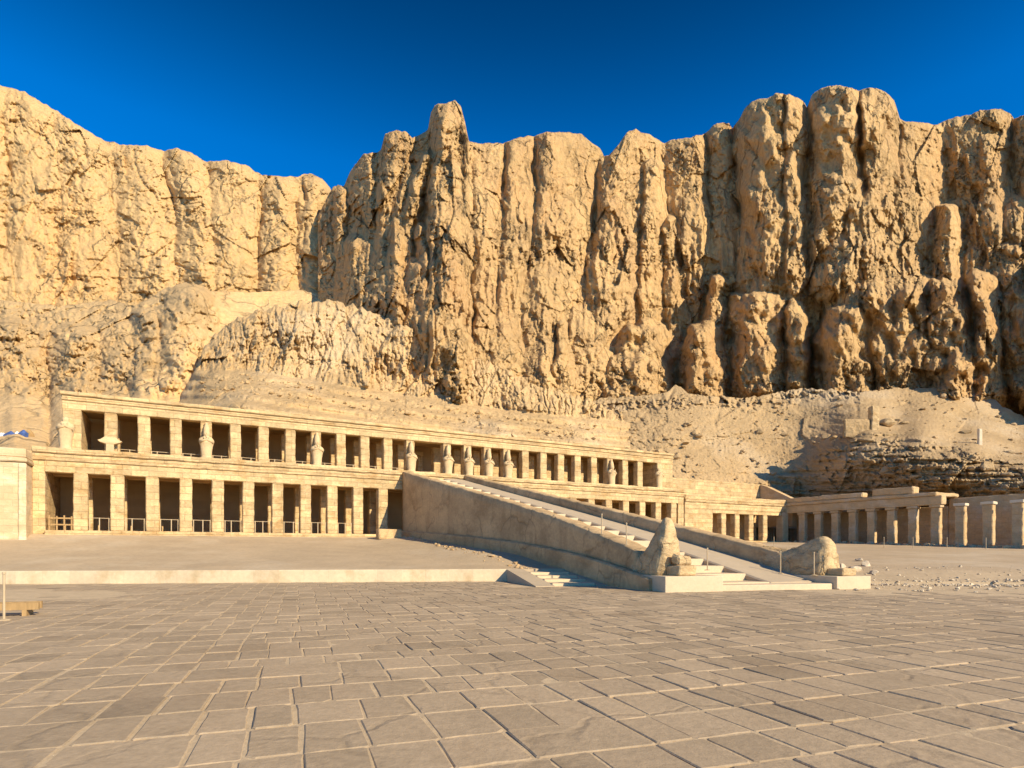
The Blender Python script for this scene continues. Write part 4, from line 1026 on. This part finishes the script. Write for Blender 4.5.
def pick3(rg):
    y = rg.uniform(-27, -.5); w = loc2w(UL - .5 + rg.normal(0, .35), y); return w.x, w.y, .04 + .16 * rg.random() ** 4
o = scatter('rubble', 260, pick3, M['ramp']); tag(o, 'small stones along the shaded foot of the ramp wall', 'rubble')
# bigger stones and blocks, each its own
def block(px, py, r, lab, k, name='boulder', m='rock'):
    w = on_court(px, py); vs, fs = shapes[k]
    o = mesh_obj(name, vs * r, fs, M[m]); o.location = w + Vector((0, 0, r * .3)); o.rotation_euler = (0, 0, k * 1.1)
    return tag(o, lab, 'boulder')
for i, (px, py, r) in enumerate(((853, 571, .42), (866, 566, .34), (842, 568, .30), (874, 574, .3), (860, 561, .3))):
    o = block(px, py, r, 'rough stone in the small heap right of the lower falcon', i); o['group'] = 'stones heaped beside the ramp foot'
for px, py, w_, h_, lab in ((366, 535.5, 1.0, .42, 'low stone block at the foot of the lower pillars, left of the ramp wall'), (389, 537, 2.0, .75, 'large stone block in the corner between lower pillars and ramp wall')):
    o = MB().rough(-w_ / 2, w_ / 2, -.4, .4, -.1, h_, .25, .05, .06, seed=int(px)).build('stone_block', M['ramp']); o.location = on_court(px, py + 1); o.rotation_euler = (0, 0, RZ); tag(o, lab, 'stone block')

# ruined pier, dark boulder and marker post on the scree
def on_hill(px, py, f=baseE, dz=0.0):
    D = float(f(np.array(float(px)), np.array(float(py)))); return Vector(((px - 512) / F * D, D - .6, EYE + (HOR - py) / F * D + dz))
w = on_hill(871, 428)
o = MB().rough(-.55, .55, -.5, .5, -1.5, 2.9, .4, .12, .12, seed=91).build('ruined_pier', M['old']); o.location = w; tag(o, 'narrow ruined stone pier standing on the scree hill', 'ruin')
o = MB().rough(-4.2, -.62, -.3, .3, -1.5, 1.1, .4, .15, .12, seed=92).build('ruined_wall', M['scree']); o.location = w; tag(o, 'low crumbling rubble wall left of the ruined pier on the hill', 'ruin')
w = on_hill(884, 425); vs, fs = shapes[3]; o = mesh_obj('boulder', vs * 1.5, fs, M['old']); o.location = w + Vector((0, 0, .2)); tag(o, 'lone dark boulder right of the ruined pier on the scree hill', 'boulder')
w = on_hill(976, 443); o = MB().rough(-.22, .22, -.2, .2, -.8, 1.7, .3, .05, .05, seed=95).build('marker_post', M['pale']); o.location = w; tag(o, 'pale stubby marker post on the right slope of the hill', 'post')

# ------------------------------------------------------------------ odds and ends at the left edge
def sheet(px, py, w_, h_, m, lab, seed):
    D = float(baseC(np.array(float(px)), np.array(float(py)))) - 4.5
    mb = MB(); n = 9; rings = []
    for i in range(n):
        t = i / (n - 1); hh = h_ * (.55 + .45 * math.sin(t * 3.1) + .25 * float(pn(i * .9, seed, seed)))
        rings.append([(-w_ / 2 + w_ * t, -.5, -.4), (-w_ / 2 + w_ * t, -.42, hh * .6), (-w_ / 2 + w_ * t, -.1, hh), (-w_ / 2 + w_ * t, .3, hh * .7), (-w_ / 2 + w_ * t, .5, -.4)])
    mb.loft(rings); o = mb.build('tarpaulin', M[m]); o.location = ((px - 512) / F * D, D, EYE + (HOR - py) / F * D)
    return tag(o, lab, 'tarpaulin', 'tarpaulins on the slope')
sheet(3, 438, .8, .6, 'white', 'white tarpaulin heap at the left photo edge above the block-built building', 1)
sheet(11, 438, 1.3, .75, 'blue', 'dark blue tarpaulin heap between two white ones on the left slope', 2)
sheet(18, 437, .6, .6, 'white', 'white tarpaulin heap between two blue ones on the left slope', 3)
sheet(24, 437, .9, .8, 'blue', 'smaller blue tarpaulin heap nearest the upper storey on the left slope', 4)
sheet(29.5, 436, .6, .8, 'wood', 'small brown heap at the right end of the tarpaulins', 5)

wb = empty('timber_barrier', (-13.15, 15.3, 0), R(24)); tag(wb, 'low yellowish timber barrier on the paving at the left photo edge', 'barrier')
MB().box(-3.2, .95, -.05, .05, .16, .34).build('beam', M['wood'], wb)
MB().box(-3.2, .9, .42, .52, .16, .34).build('beam', M['wood'], wb)
for x in (-2.4, -.9, .6): MB().box(x, x + .1, -.048, .518, 0, .158).build('bearer', M['wood'], wb)
rope_post(Vector((-12.28, 14.6, 0)), 'thin rope post beside the timber barrier at the left photo edge', 'rope posts at the left edge', 1.12)
pl = MB().rough(-1.6, 1.0, -.2, .2, 0, .16, .4, .01, .02).build('plank', M['wood']); pl.location = on_court(4, 535.5); pl.rotation_euler = (0, 0, RZ); tag(pl, 'short plank lying at the foot of the block-built building', 'plank')

# loose stones on the slopes
def hill_stones(name, n, f, area, rmax, m, lab, seed, off=.4):
    rg = np.random.default_rng(seed); mb = MB()
    for i in range(n):
        px, py = area(rg); D = float(f(np.array(px), np.array(py))) - off
        r = (.12 + rmax * rg.random() ** 5); vs, fs = shapes[rg.integers(10)]
        a = rg.uniform(0, 6.28); ca, sa = math.cos(a), math.sin(a)
        V = vs * r; V = np.stack([V[:, 0] * ca - V[:, 1] * sa + (px - 512) / F * D, V[:, 0] * sa + V[:, 1] * ca + D, V[:, 2] + EYE + (HOR - py) / F * D], 1)
        mb.add(V, fs)
    o = mb.build(name, M[m]); tag(o, lab, 'rubble', kind='stuff')
def aE(rg):
    px = rg.uniform(590, 1020); lo = float(interp(px, topE)) + 6
    return px, lo + (478 - lo) * rg.random() ** 1.2
hill_stones('hill_rubble', 420, baseE, aE, .75, 'scree', 'loose stones strewn over the scree hill', 41)
def aD(rg):
    px = rg.uniform(200, 600); bl = float(np.interp(px, [180, 240, 300, 400, 500, 590, 640], [372, 372, 380, 396, 411, 420, 424]))
    return px, bl + 2 + 20 * rg.random()
hill_stones('shelf_rubble', 500, baseD, aD, .45, 'band', 'loose stones on the shelf under the banded rock', 43, .2)
